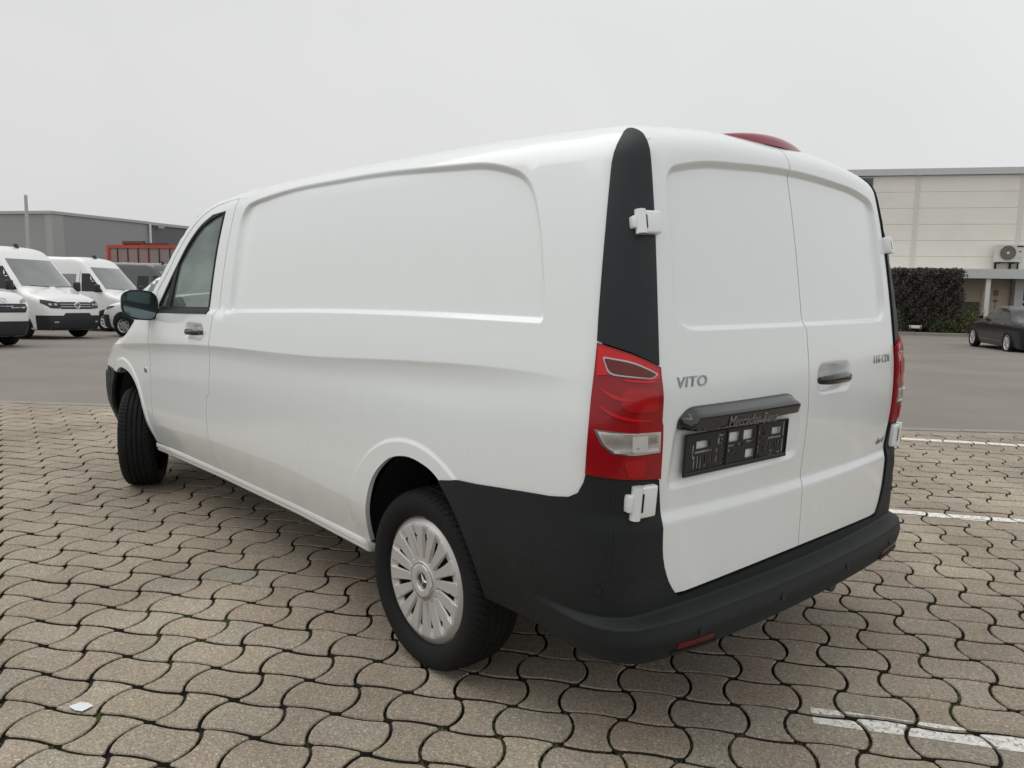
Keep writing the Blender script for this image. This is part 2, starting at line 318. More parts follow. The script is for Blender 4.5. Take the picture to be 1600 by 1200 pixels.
def mesh2d(outer,holes,grid,fine=(),edge=None):
    edge=edge or grid*.7
    loops=[resample(outer,edge)]+[resample(h,edge) for h in holes]
    O=np.array(loops[0]);lo,hi=O.min(0),O.max(0)
    def gridpts(g):
        gx=np.arange(lo[0]+g/2,hi[0],g);gy=np.arange(lo[1]+g/2,hi[1],g)
        X,Y=np.meshgrid(gx,gy);X=X+(np.arange(len(gy))%2*.5*g)[:,None];return np.stack([X.ravel(),Y.ravel()],1)
    def keep(P,mind):
        s=sdf(loops[0],P[:,0],P[:,1]);k=s<-mind
        for h in loops[1:]: k&=sdf(h,P[:,0],P[:,1])>mind
        return k
    pts=gridpts(grid);pts=pts[keep(pts,grid*.45)]
    rowp=[];rowe=[]
    for (line,offs,step) in fine:
        L_=np.array(line,float);closed=np.hypot(*(L_[0]-L_[-1]))<1e-6
        if closed: L_=L_[:-1]
        q=[];n=len(L_)
        for i in range(n if closed else n-1):
            A_,B_=L_[i],L_[(i+1)%n];k=max(1,int(round(np.linalg.norm(B_-A_)/step)))
            q+=[A_+(B_-A_)*j/k for j in range(k)]
        if not closed: q.append(L_[-1])
        q=np.array(q);tn=(np.roll(q,-1,0)-np.roll(q,1,0))
        if not closed: tn[0]=q[1]-q[0];tn[-1]=q[-1]-q[-2]
        nn=np.stack([tn[:,1],-tn[:,0]],1);nn/=np.linalg.norm(nn,axis=1,keepdims=True)+1e-12
        for of in offs:
            r_=q+nn*of;ok=keep(r_,.0035)
            if abs(of)>1e-6:
                d2=np.full(len(r_),1e9);m_=len(q)
                for i in range(m_ if closed else m_-1):
                    e=q[(i+1)%m_]-q[i];t=np.clip(((r_-q[i])@e)/(e@e+1e-12),0,1);d2=np.minimum(d2,((r_-q[i]-t[:,None]*e)**2).sum(1))
                ok&=np.sqrt(d2)>abs(of)*.93
            idx=-np.ones(len(r_),int)
            for i in np.where(ok)[0]: idx[i]=len(rowp);rowp.append(tuple(r_[i]))
            for i in range(len(r_) if closed else len(r_)-1):
                j=(i+1)%len(r_)
                if idx[i]>=0 and idx[j]>=0 and np.hypot(*(r_[i]-r_[j]))<step*1.6: rowe.append((idx[i],idx[j]))
    if rowp:
        kd=KDTree(len(rowp))
        for i,p in enumerate(rowp): kd.insert((p[0],p[1],0),i)
        kd.balance();kk=[kd.find((p[0],p[1],0))[2]>grid*.5 for p in pts];pts=pts[np.array(kk,bool)] if len(pts) else pts
    vs=[];es=[]
    for lp in loops:
        n0=len(vs);vs+=lp;es+=[(n0+i,n0+(i+1)%len(lp)) for i in range(len(lp))]
    nb=len(vs);es+=[(nb+a_,nb+b_) for a_,b_ in rowe];vs+=rowp
    vs=[Vector(p) for p in vs]+[Vector(p) for p in pts]
    r=geometry.delaunay_2d_cdt(vs,es,[],0,1e-7)
    V=np.array([tuple(v) for v in r[0]]);T=np.array([f for f in r[2] if len(f)==3])
    c=V[T].mean(1);k=sdf(loops[0],c[:,0],c[:,1])<0
    for h in loops[1:]: k&=sdf(h,c[:,0],c[:,1])>0
    e0,e1,e2=V[T[:,1]]-V[T[:,0]],V[T[:,2]]-V[T[:,1]],V[T[:,0]]-V[T[:,2]]
    ar=np.abs(e0[:,0]*e1[:,1]-e0[:,1]*e1[:,0]);lm=np.sqrt(np.maximum.reduce([(e**2).sum(1) for e in (e0,e1,e2)]))
    T=T[k&(ar/(lm+1e-12)>2.5e-4)]
    # boundary loops in output indices, from triangle edges used once
    cnt={}
    for t in T:
        for a,b in ((t[0],t[1]),(t[1],t[2]),(t[2],t[0])): cnt[(a,b)]=1
    be=[e for e in cnt if (e[1],e[0]) not in cnt]
    return V,T,be
def panel(name,outer,mp,F,mat,parent,holes=(),off=0.,grid=.035,fine=(),flange=.02,edge=None,mirror=False,label=None,only='both'):
    V2,T,be=mesh2d(outer,holes,grid,fine,edge)
    def Sf(u,v):
        P=mp(u,v)
        if callable(off) or off!=0:
            n=grad(F,P);o=off(P,u,v) if callable(off) else off
            P=P+n*np.reshape(o,(-1,1)) if np.ndim(o) else P+n*o
        return P
    e=7e-4;u,v=V2[:,0],V2[:,1];P=Sf(u,v)
    du=Sf(u+e,v)-Sf(u-e,v);dv=Sf(u,v+e)-Sf(u,v-e);n=np.cross(du,dv);n/=np.linalg.norm(n,axis=1,keepdims=True)+1e-15
    g=grad(F,P);n*=np.sign((n*g).sum(1,keepdims=True)+1e-9)
    fn=np.cross(P[T[:,1]]-P[T[:,0]],P[T[:,2]]-P[T[:,0]]);flip=(fn*n[T].sum(1)).sum(1)<0
    T=T.copy();T[flip]=T[flip][:,::-1]
    nv=len(P);VV=[P];Fc=[tuple(t) for t in T];LN=[n[i] for t in T for i in t]
    if flange:
        if flip.mean()>.5: be=[(b,a) for a,b in be]
        q=P-n*flange;VV.append(q)
        for a,b in be:
            Fc.append((b,a,nv+a,nv+b));fnm=np.cross(P[a]-P[b],q[a]-P[b]);fnm=fnm/(np.linalg.norm(fnm)+1e-12);LN+= [fnm]*4
    VV=np.concatenate(VV);res=[]
    # drop unused verts
    used=np.unique(np.array([i for f in Fc for i in f]));mpi=-np.ones(len(VV),int);mpi[used]=np.arange(len(used));VV=VV[used];Fc=[tuple(mpi[list(f)]) for f in Fc]
    if only in('both','left'): res.append(link(name,mesh_nm(name,VV,Fc,LN),mat,parent,label))
    if mirror:
        V3=VV*np.array([1,-1,1]);F3=[f[::-1] for f in Fc];LN3=[];k=0
        for f in Fc: LN3+=[x*np.array([1,-1,1]) for x in LN[k:k+len(f)]][::-1];k+=len(f)
        res.append(link(name,mesh_nm(name,V3,F3,LN3),mat,parent,label))
    return res if mirror else res[0]
# ---------------------------------------------------------------- the white van
VAN=thing('delivery_van','large white panel van parked in front, seen from behind, twin rear doors and black bumper','van')
mp=maps(F);ms,mrr,mt,mpl,mfr=mp['side'],mp['rear'],mp['top'],mp['polar'],mp['front']
PCX=1.3
def uvp(P):
    P=np.atleast_2d(P);a=PI-np.arctan2(P[:,1],P[:,0]-PCX);a=np.where(a>PI,a-2*PI,a)
    v=np.where(P[:,2]<1.4,P[:,2],1.4+np.arctan2(P[:,2]-1.4,np.hypot(P[:,0]-PCX,P[:,1]))/.8);return [tuple(q) for q in np.stack([a,v],1)]
def A(*c): return [np.array(x,float) for x in c]
def side_uv(pts): u,v=np.array(pts).T;return uvp(ms(u,v))
def rear_uv(pts): u,v=np.array(pts).T;return uvp(mrr(u,v))
XRE=.238                                   # where roof skin and door skin meet
def yj(x): return np.interp(x,[-1,.5,3.2,3.6,3.9,4.2,4.5,5.1],[.765,.775,.775,.795,.835,.855,.845,.72])
# roof / side joint curve
xj=np.concatenate([np.arange(.25,3.2,.05),np.arange(3.2,5.1,.03)]);zj=mt(xj,yj(xj))[:,2]
def zjo(x): return np.interp(x,xj,zj)
XWS=3.50;XHD=4.33                          # windscreen from roof to bonnet
ARCH=smooth_line([(1.475,.30),(1.44,.40),(1.385,.53),(1.318,.672),(1.228,.757),(1.14,.795),(1.03,.803),(.90,.765),(.785,.655),(.712,.53),(.692,.42),(.690,.30)],.025)
FARC=smooth_line([(4.86,.28),(4.85,.45),(4.79,.62),(4.68,.755),(4.56,.81),(4.44,.818),(4.28,.79),(4.135,.70),(4.055,.56),(4.035,.43),(4.04,.30)],.025)
# door outline in x, z
DSEAM=[(2.905,1.846),(2.896,1.48),(2.888,1.27),(2.915,1.245),(2.935,1.12),(2.945,1.0),(2.945,.815),(2.985,.800),(2.992,.69),(2.992,.545),(2.985,.375)]
DTOP=smooth_line([(3.87,1.345),(3.74,1.455),(3.60,1.60),(3.43,1.735),(3.26,1.805),(3.1,1.834),(2.905,1.846)],.02)
DFRONT=[(3.90,1.25),(3.905,1.02),(3.895,.77),(3.895,.53),(3.955,.44),(3.975,.375)]
def g(pts,dx,dz=0): return [(x+dx,z+dz) for x,z in pts]
def ccw(line): 
    a=np.array(line);return line if ((a[:-1,0]*a[1:,1]-a[1:,0]*a[:-1,1]).sum())>0 else line[::-1]
sg=lambda t:tuple(-x for x in t)      # offsets point inwards for counter-clockwise loops
RO=sg((-.014,-.003,.0,.005,.010,.016,.022,.030));ROD=RO;HO=sg((-.003,.006,.014,.023,.033,.044));HO2=sg((0,.010,.02,.03,.036))
CO=(-.004,0,.005,.011,.018,.027,.038,.052,.07,.095);BO=(-.02,-.008,0,.008,.016,.03)
LO=(-.006,.0,.006,.012,.018,.025)
ledge2=[(x,float(ZB(x))) for x in np.arange(2.85,3.98,.05)]
tl_=[(y,1.865) for y in np.linspace(-.74,.74,12)]
# cargo side with cant rail and windscreen pillar
top_=[(x,zjo(x)-.0002) for x in np.concatenate([np.arange(.26,3.9,.04),np.arange(3.9,4.30,.03)])]
out=[(.262,1.872),]+top_[1:]+[(4.285,zjo(4.285)-.0015)]
rearb=[(.262,1.87),(.272,1.803),(.261,1.711),(.240,1.547),(.222,1.387),(.210,1.271),(.203,1.12),(.200,.977),(.20,.89),(.235,.80),(.35,.79),(.68,.76),(.87,.735)]
outer=[(.27,zjo(.27)-.0015)]+[p for p in top_ if p[0]>.28]
outer+= [(4.20,1.262),(3.905,1.262)]+[(x+.004,z+.006) for x,z in DTOP[:-1]]+[(2.9015,1.852)]
outer+=g(DSEAM,-.0035)[1:]+[(2.985,.372)]
outer+=[(1.475,.372)]+[p for p in ARCH if p[0]>.87 and p[1]>.372]
outer+=rearb[::-1][1:-1]
recl=ccw(REC+[REC[0]]);ledge=[(x,float(ZB(x))) for x in np.arange(.4,2.95,.05)]
crA0=[(x,float(ZA(x))) for x in np.arange(.28,4.8,.07)]
crA=[(x,float(ZA(x))-.03) for x in np.arange(.3,3.95,.1)]
sill_z=lambda x:np.interp(x,[.6,1.45,2.1,3.07,3.88],[.54,.545,.575,.555,.505])
crB=[(x,float(sill_z(x))) for x in np.arange(1.45,3.95,.1)]
lipR=[(1.07+.451*math.cos(a),.40+.451*math.sin(a)) for a in np.linspace(.2,PI,40)];lipF=[(4.47+.471*math.cos(a),.40+.471*math.sin(a)) for a in np.linspace(.2,PI,40)]
lip=[(1.07+.46*math.cos(a),.40+.46*math.sin(a)) for a in np.linspace(.2,PI,24)]
panel('side_panel',outer,ms,F,WHITE,VAN,grid=.045,fine=[(recl,RO,.018),(crA0,CO,.035),(crB,BO,.035),(lipR,LO,.016)],edge=.02,mirror=True)
# front door
do=[(x-.003,z) for x,z in DTOP[:-1]]+[(2.909,1.842)]+g(DSEAM,.0035)[1:]+g(DFRONT[::-1],-.004)
WIN=[(3.015,1.258),(3.022,1.79)]+smooth_line([(3.2,1.778),(3.35,1.722),(3.475,1.634),(3.60,1.508),(3.735,1.365),(3.83,1.262)],.03)+[(3.80,1.232),(3.5,1.236)]
hl=ccw(HREC+[HREC[0]]);wl=WIN+[WIN[0]]
for dr in panel('front_door',do,ms,F,WHITE,VAN,holes=[WIN],grid=.035,fine=[(hl,HO,.010),(crA0,CO,.03),(crB,BO,.03),(ledge2,(-.022,-.013,-.005,.004,.012),.03)],edge=.02,mirror=True): pass
DOORS=[o for o in VAN.children if o.name.startswith('front_door')]
def shrink(poly,d):
    c=np.mean(np.array(poly),0);P=np.array(poly);n=len(P);o=[]
    for i in range(n):
        e=P[(i+1)%n]-P[i-1];nn=np.array([e[1],-e[0]])/(np.linalg.norm(e)+1e-9)
        q=P[i]+nn*d
        if sdf(poly,np.array([q[0]]),np.array([q[1]]))[0]>0: q=P[i]-nn*d
        o.append(tuple(q))
    return o
fr=panel('window_seal',shrink(WIN,-.010),ms,F,SEAMB,None,holes=[shrink(WIN,.024)],off=.003,flange=.03,edge=.02,grid=.05,mirror=True)
gl=panel('window_pane',shrink(WIN,.012),ms,F,GLS,None,off=-.008,flange=0,edge=.03,grid=.06,mirror=True)
dv=panel('window_divider',[(3.56,1.53),(3.61,1.48),(3.70,1.24),(3.625,1.24)],ms,F,SEAMB,None,off=.002,flange=.02,edge=.03,grid=.06,mirror=True)
bl=panel('belt_strip',[(3.01,1.238),(3.01,1.262),(3.84,1.236),(3.86,1.212)],ms,F,SEAMB,None,off=.006,flange=.02,edge=.03,grid=.05,mirror=True)
for s in (fr,gl,dv,bl):
    for o,d in zip(s,DOORS): o.parent=d
# door handles: a dark bow across the dished recess
def bow(L_,h,d,n=14):
    V=[];Fc=[]
    for i in range(n):
        t=i/(n-1)*2-1;x=t*L_/2;b=.026*(1-abs(t)**3.2)+.003;hh=h/2*(1-.35*abs(t)**3);
        for a in range(10):
            an=a/10*2*PI;V.append((x,hh*math.cos(an)-.004*t*t,b+d/2*math.sin(an)))
    for i in range(n-1):
        for a in range(10): Fc.append((i*10+a,i*10+(a+1)%10,(i+1)*10+(a+1)%10,(i+1)*10+a))
    Fc.append(tuple(range(9,-1,-1)));Fc.append(tuple((n-1)*10+a for a in range(10)));return V,Fc
def frame(o,xa,ya,za):
    m=Matrix.Identity(4)
    for i in range(3): m[i][0],m[i][1],m[i][2],m[i][3]=xa[i],ya[i],za[i],o[i]
    return m
def surf_frame(mpf,u,v,right,up=(0,0,1)):
    P=mpf(np.array([u]),np.array([v]));n=Vector(grad(F,P)[0]);up=Vector(up);r=Vector(right);r=(r-n*r.dot(n)).normalized();u2=n.cross(r).normalized();return P[0],r,u2,n
for sgn,d in zip((1,-1),DOORS):
    y=float(half(np.array([3.0]),np.array([1.135]))[0]);V,Fc=bow(.205,.036,.020)
    me=mesh_nm('door_handle',V,Fc);me.transform(frame((3.165,sgn*(y-.004),1.135),(1,0,-.03),(0,0,1),(0,sgn,0)));link('door_handle',me,GLOSSB,d)
    bm=bmesh.new();add_cyl(bm,(3.04,sgn*(y-.03),1.137),(3.04,sgn*(y+.016),1.137),.013);bobj('lock_barrel',bm,GLOSSB,d)
# sill
for s in (1,-1):
    pr=[(.958,.370),(.938,.340)] ;xs=np.linspace(1.48,4.03,40);V=[];Fc=[]
    prof=[(.001,.374),(.004,.369),(.004,.349),(.001,.344),(-.004,.340),(-.003,.333),(-.006,.322),(-.03,.316),(-.10,.315)]
    yb=half(xs,np.full(xs.shape,.374))
    zb=np.interp(xs,[1.48,2.1,3.0,3.9,4.04],[0,.012,.010,-.002,-.006])
    for i,x in enumerate(xs):
        for a,b in prof: V.append((x,s*(yb[i]+a),b+zb[i]))
    k=len(prof)
    for i in range(len(xs)-1):
        for a in range(k-1):
            f=(i*k+a,i*k+a+1,(i+1)*k+a+1,(i+1)*k+a);Fc.append(f if s>0 else f[::-1])
    Fc.append(tuple(range(k)) if s<0 else tuple(range(k))[::-1]);link('sill',mesh_nm('sill',V,Fc),WHITE,VAN)
# fender, bonnet, windscreen, roof, front face (the far side of the photograph)
fo=[(x,zjo(x)-.0015) for x in np.arange(4.29,5.09,.04)]+[(5.09,zjo(5.09)-.0015)]
zz=np.linspace(zjo(5.09)-.03,.79,8);fo+= [(float(mfr(np.array([.72]),np.array([z]))[0,0])-.002 if False else 5.09,z) for z in zz]
fo+=[(4.78,.785)]+[p for p in FARC if p[0]<4.66 and p[1]>.40]+[(4.03,.375),(3.983,.375)]+g(DFRONT,.004)[::-1]+[(3.912,1.258),(4.20,1.258)]
for fd in panel('fender',fo,ms,F,WHITE,VAN,grid=.04,fine=[(lipF,LO,.016),(crA0,CO,.03)],edge=.02,mirror=True):
    s=1 if fd.data.vertices[0].co.y>0 else -1
    y=float(ms(np.array([3.986]),np.array([.848]))[0,1]);bm=bmesh.new();add_cyl(bm,(3.986,s*(y-.004),.848),(3.986,s*(y+.006),.848),.020,.016,16)
    bobj('side_repeater',bm,SATIN,fd)
ry=np.linspace(-1,1,31)
ro=[(XRE,float(t*yj(XRE)*.985)) for t in ry]+[(x,float(yj(x))+.006) for x in np.arange(.27,3.52,.05)]+[(XWS+.10*(1-t*t),float(t*(yj(XWS)+.006))) for t in ry[::-1]]+[(x,-float(yj(x))-.006) for x in np.arange(.27,3.49,.05)[::-1]]
panel('roof',ro,mt,F,WHITE,VAN,off=-.0009,grid=.05,edge=.035,fine=[([(XRE,-.75),(XRE,.75)],(-.012,.012,.024,-.024,.04,-.04),.03)])
wy=ry*1.0
wo=[(XWS+.012+.10*(1-t*t),float(t*(yj(XWS)-.03))) for t in wy]+[(x,float(yj(x))-.035) for x in np.arange(3.55,4.18,.04)]+[(4.19+.16*(1-t*t),float(t*(yj(4.2)-.035))) for t in wy[::-1]]+[(x,-float(yj(x))+.035) for x in np.arange(3.55,4.18,.04)[::-1]]
panel('windscreen',wo,mt,F,GLS,VAN,grid=.06,edge=.04,flange=.004)
for s in (1,-1):
    xs=np.arange(3.50,4.24,.03)
    panel('windscreen_pillar',[(x,s*(float(yj(x))-.033)) for x in xs]+[(x,s*float(yj(x))) for x in xs[::-1]],mt,F,WHITE,VAN,grid=.05,edge=.03,flange=.01)
co_=[(4.20+.16*(1-t*t),float(t*yj(4.2))) for t in wy]
panel('scuttle',[(4.196+.16*(1-t*t),float(t*yj(4.2))) for t in wy]+[(4.29+.12*(1-t*t),float(t*yj(4.29))) for t in wy[::-1]],mt,F,BLACKP,VAN,grid=.05,edge=.04,off=-.006)
panel('bonnet',[(4.295+.12*(1-t*t),float(t*yj(4.3))) for t in wy]+[(x,float(yj(x))) for x in np.arange(4.33,5.08,.05)]+[(5.09,float(t*.72)) for t in wy[::-1]]+[(x,-float(yj(x))) for x in np.arange(4.33,5.08,.05)[::-1]],mt,F,WHITE,VAN,grid=.05,edge=.035)
zt5=mt(np.full(31,5.09),wy*.72)[:,2]-.004
panel('front_panel',[(float(t*.72),float(z)) for t,z in zip(wy,zt5)]+[(.80,.70)]+[(-.80,.70)],mfr,F,WHITE,VAN,grid=.05,edge=.03)
panel('grille',[(-.45,.76),(.45,.76),(.42,.90),(-.42,.90)],mfr,F,GLOSSB,VAN,off=.006,grid=.05,edge=.03)
for s in (1,-1): panel('headlight',[(s*.50,.76),(s*.76,.80),(s*.70,.93),(s*.50,.90)],mfr,F,CLEARL,VAN,off=.005,grid=.05,edge=.03)
PF=(4.3,0,1.4);mpf=maps(F,PC=PF)['polar']
def fu(p): return PI-np.arctan2(p[1],p[0]-PF[0])
fb=[];
uu=np.linspace(fu((4.86,.95)),2*PI-fu((4.86,.95)),60)
panel('front_bumper',[(float(u),.30) for u in uu]+[(float(u),.78 if abs(u-PI)>1.0 else .74) for u in uu[::-1]],mpf,F,BLACKP,VAN,off=.008,grid=.05,edge=.04)
for s in (1,-1):
    bo=[(4.66,.792)]+[p for p in FARC[::-1] if p[0]>4.68 and p[1]>.30][::1]
    bo=[(4.70,.775)]+[(x,z) for x,z in FARC if x>4.69 and z>.32][::-1]+[(4.87,.32),(4.95,.32),(4.95,.79)]
panel('bumper_corner',bo,ms,F,BLACKP,VAN,off=.006,grid=.04,edge=.025,mirror=True)
# rear doors
LEDGE=[(.757,1.371),(.766,1.228),(.768,.973),(.756,.86),(.742,.764),(.734,.645),(.705,.565),(.672,.521)]
dtop=[(.705,1.845),(.729,1.695),(.745,1.55)]+LEDGE
def ztop(y): return mt(np.full(np.shape(y),XRE-.0015),np.asarray(y,float))[:,2]
def rdoor(s):
    o=[(s*y,z) for y,z in smooth_line(dtop,.03)]
    o+=[(s*y,.515+.018*(1-(y/.68)**2)) for y in np.arange(.62,.05,-.06)]+[(s*.0025 if s>0 else -.0025,.533)]
    ys=np.arange(.0025,.70,.05);o+=[(s*y,float(z)) for y,z in zip(ys,ztop(ys))]
    return [(y+.008,z) for y,z in o]
drl=ccw(DREC+[DREC[0]]);prl=ccw(PREC+[PREC[0]]);hrl=ccw(RHREC+[RHREC[0]])
RD={}
for s in (1,-1):
    RD[s]=panel('rear_door',rdoor(s),mrr,F,WHITE,VAN,grid=.04,edge=.02,fine=[(drl,ROD,.016),([(-.8,.76),(.8,.76)],(-.026,-.017,-.008,0,.008,.017,.026),.025),(prl,HO2,.018),(hrl,HO,.010),(tl_,(0,.012,-.012,.024,-.024,.036),.03)],flange=.03)
# corner pillars, lamps
tl=[(.297,.74,1.869),(.285,.793,1.803),(.273,.821,1.711),(.251,.860,1.547),(.234,.891,1.387),(.222,.910,1.275)]
trr=[(.251,.709,1.862),(.217,.722,1.814),(.19,.736,1.694),(.168,.747,1.568),(.138,.763,1.371),(.119,.771,1.208)]
pil=uvp(np.array(tl))+[tuple(np.array(uvp([(.144,.861,1.247)])[0]))]+uvp(np.array(trr))[::-1]
ptop=[((pil[0][0]*.7+pil[-1][0]*.3),pil[0][1]+.006)]
pil=[(u,v) for u,v in pil]
sl=smooth_line(pil[:6],.03);sr=smooth_line(pil[7:],.03)
mid_=(pil[-1][0]*.5+pil[0][0]*.5,pil[0][1]+.016)
cap=smooth_line([pil[-2],pil[-1],mid_,pil[0],pil[1]],.008);cap=[q for q in cap if q[1]>min(pil[0][1],pil[-1][1])+.001]
pil2=sl+[pil[6]]+sr+cap
def mir(poly): return [(-u,v) for u,v in poly][::-1]
for s in (1,-1): panel('pillar_trim',pil2 if s>0 else mir(pil2),mpl,F,TRIMP,VAN,off=.006,grid=.03,edge=.02,flange=.03)
LAMP=[(.700,1.270),(.640,1.242),(.5785,1.203),(.574,1.04),(.570,.884),(.648,.896),(.718,.905),(.7155,.977),(.709,1.121)]
LAMP=[(u-.001 if u<.6 else u,v) for u,v in LAMP]
def loff(P,u,v):
    return .010+.006*np.exp(-((v-1.04)/.13)**2)+.004*np.sin((v-.9)*34)*(np.abs(v-1.11)<.06)*np.clip((.70-np.abs(u))*12,0,1)
def LP(name,poly,mat,off,par,s,**k): return panel(name,poly if s>0 else mir(poly),mpl,F,mat,par,off=off,grid=k.get('grid',.016),edge=k.get('edge',.012),flange=k.get('flange',.012))
for s in (1,-1):
    T=LP('tail_light',LAMP,REDD,loff,VAN,s,flange=.04)
    up=[(.697,1.262),(.640,1.236),(.584,1.199),(.583,1.172),(.606,1.168),(.680,1.184),(.700,1.181)]
    LP('upper_lens',up,REDB,lambda P,u,v:loff(P,u,v)+.003,T,s)
    LP('indicator_rim',rpoly([(.690,1.233,.006),(.640,1.222,.02),(.586,1.185,.006),(.600,1.172,.01),(.680,1.183,.015)],4),SATIN,lambda P,u,v:loff(P,u,v)+.0045,T,s)
    LP('indicator_lens',rpoly([(.687,1.228,.006),(.640,1.217,.02),(.592,1.184,.006),(.603,1.175,.01),(.678,1.187,.015)],4),SMOKE,lambda P,u,v:loff(P,u,v)+.006,T,s)
    # curved light guides
    for (p0,p1,p2,wd) in (((.693,1.150),(.672,1.122),(.638,1.117),.008),((.697,1.105),(.672,1.066),(.600,1.058),.007),((.66,1.172),(.62,1.168),(.585,1.166),.005)):
        q=[((1-t)**2*p0[0]+2*t*(1-t)*p1[0]+t*t*p2[0],(1-t)**2*p0[1]+2*t*(1-t)*p1[1]+t*t*p2[1]) for t in np.linspace(0,1,12)]
        po=q+[(u,v-wd*(.25+math.sin(PI*i/11)*.9)) for i,(u,v) in list(enumerate(q))[::-1]]
        LP('light_guide',po,REDB,lambda P,u,v:loff(P,u,v)+.003,T,s,flange=.004)
    LP('brake_lens',rpoly([(.655,1.150,.02),(.588,1.145,.02),(.586,1.080,.02),(.662,1.085,.03)],4),REDM,lambda P,u,v:loff(P,u,v)+.002,T,s)
    rv=[(.703,1.034),(.645,1.028),(.580,1.024),(.578,.965),(.632,.965),(.672,.969),(.692,.994)]
    LP('lens_rim',rv,CHROME,lambda P,u,v:loff(P,u,v)+.002,T,s)
    R=LP('reversing_lens',[(.697,1.029),(.645,1.024),(.583,1.020),(.581,.969),(.631,.969),(.669,.973),(.687,.995)],CLEARL,lambda P,u,v:loff(P,u,v)+.004+.0012*np.sin(v*700),T,s,grid=.008,edge=.008)
    LP('bulb_zone',[(.640,1.018),(.612,1.017),(.612,.976),(.640,.975)],CLEARW,lambda P,u,v:loff(P,u,v)+.006,T,s)
    LP('lower_lens',rpoly([(.652,.952,.012),(.608,.950,.012),(.612,.898,.012),(.644,.900,.012)],4),REDM,lambda P,u,v:loff(P,u,v)+.002,T,s)
# rear bumper, wrapping from wheel arch to wheel arch
zbot=lambda u:.362
def boff(P,u,v):
    a=np.abs(u);amp=.071*(1-sst(.50,.86,a))
    zl=.492
    b=amp*(1-(.86*sst(zl-.024,zl-.004,v)+.14*sst(zl-.07,zl-.02,v)))-.016*sst(.43,.36,v)*(amp/.071)
    b=b-.008*sst(.025,.0,np.abs(v-.418))*(a<.4)*0
    return .007+b
archb=[p for p in ARCH if p[0]<.885 and p[1]>.36]
top_l=[(.876,.757),(.78,.775),(.682,.781),(.52,.797),(.348,.813),(.275,.826),(.240,.845),(.222,.88),(.216,.905)]
bl_=side_uv(archb[::-1])[::-1] if False else side_uv(archb)
left=side_uv(top_l)                       # from arch rearwards
inner=uvp(np.array([(.132,.885,.893),(.112,.762,.881)]))
edge_=rear_uv([(y+.004,z) for y,z in smooth_line(LEDGE[4:],.03)])
bot_d=rear_uv([(y,.505+.018*(1-(y/.68)**2)) for y in np.arange(.66,-.001,-.06)])
low=[(float(u),.362+.02*float(sst(.55,.9,u))) for u in np.linspace(0,side_uv([(.693,.38)])[0][0]-.004,26)]
halfp=bot_d[::-1]+edge_[::-1]+inner[::-1]+left[::-1]
BP=bot_d[::-1][1:]+edge_[::-1]+inner[::-1]+left[::-1]+bl_   # from centre top, out to the arch, down
BPL=BP+low[::-1]
full=BPL+[(-u,v) for u,v in BPL[::-1]]
full=[p for i,p in enumerate(full) if i==0 or np.hypot(p[0]-full[i-1][0],p[1]-full[i-1][1])>.002]
BUMP=panel('rear_bumper',full,mpl,F,BLACKP,VAN,off=boff,grid=.035,edge=.02,flange=.05,fine=[([(-.95,.478),(.95,.478)],(-.012,-.008,-.004,0,.004,.008,.012,.02,.03),.025),([(-1,.39),(1,.39)],(-.04,-.025,-.01,.01,.025),.03)])
def bfr(u,v,s=1):
    U=np.array([u]);Vv=np.array([v]);P=mpl(U,Vv);n=grad(F,P);P=P+n*boff(P,U,Vv)[:,None];return P[0],n[0]
for s in (1,-1):
    rr=[(.440,.372),(.548,.380),(.545,.402),(.440,.396)]
    panel('reflector',rpoly([(*p,.008) for p in (rr if s>0 else mir(rr))],3),mpl,F,pm('reflector_red',(.10,.005,.008),.3,spec=.3,coat=.2,var=.2),BUMP,off=lambda P,u,v:boff(P,u,v)+.003,grid=.02,edge=.012,flange=.01)
    panel('reflector_ledge',[(s*.43,.364),(s*.56,.372),(s*.56,.377),(s*.43,.369)],mpl,F,TRIMP,BUMP,off=lambda P,u,v:boff(P,u,v)+.010,grid=.02,edge=.012,flange=.02)
for s in (1,-1):
    panel('bumper_seam',[(s*.672,.60),(s*.6745,.60),(s*.668,.885),(s*.6655,.885)],mpl,F,SEAMB,BUMP,off=lambda P,u,v:boff(P,u,v)+.0012,grid=.03,edge=.02,flange=0)
    panel('bumper_seam',[(s*.565,.592),(s*.672,.598),(s*.672,.6005),(s*.565,.5945)],mpl,F,SEAMB,BUMP,off=lambda P,u,v:boff(P,u,v)+.0012,grid=.03,edge=.02,flange=0)
for (u,v) in ((.689,.568),(.485,.42),(.18,.425),(-.18,.425),(-.485,.42),(-.689,.568)):
    P,n=bfr(u,v);bm=bmesh.new();add_cyl(bm,P-n*.01,P+n*.0035,.013,.012,16);bobj('parking_sensor',bm,TRIMP,BUMP)
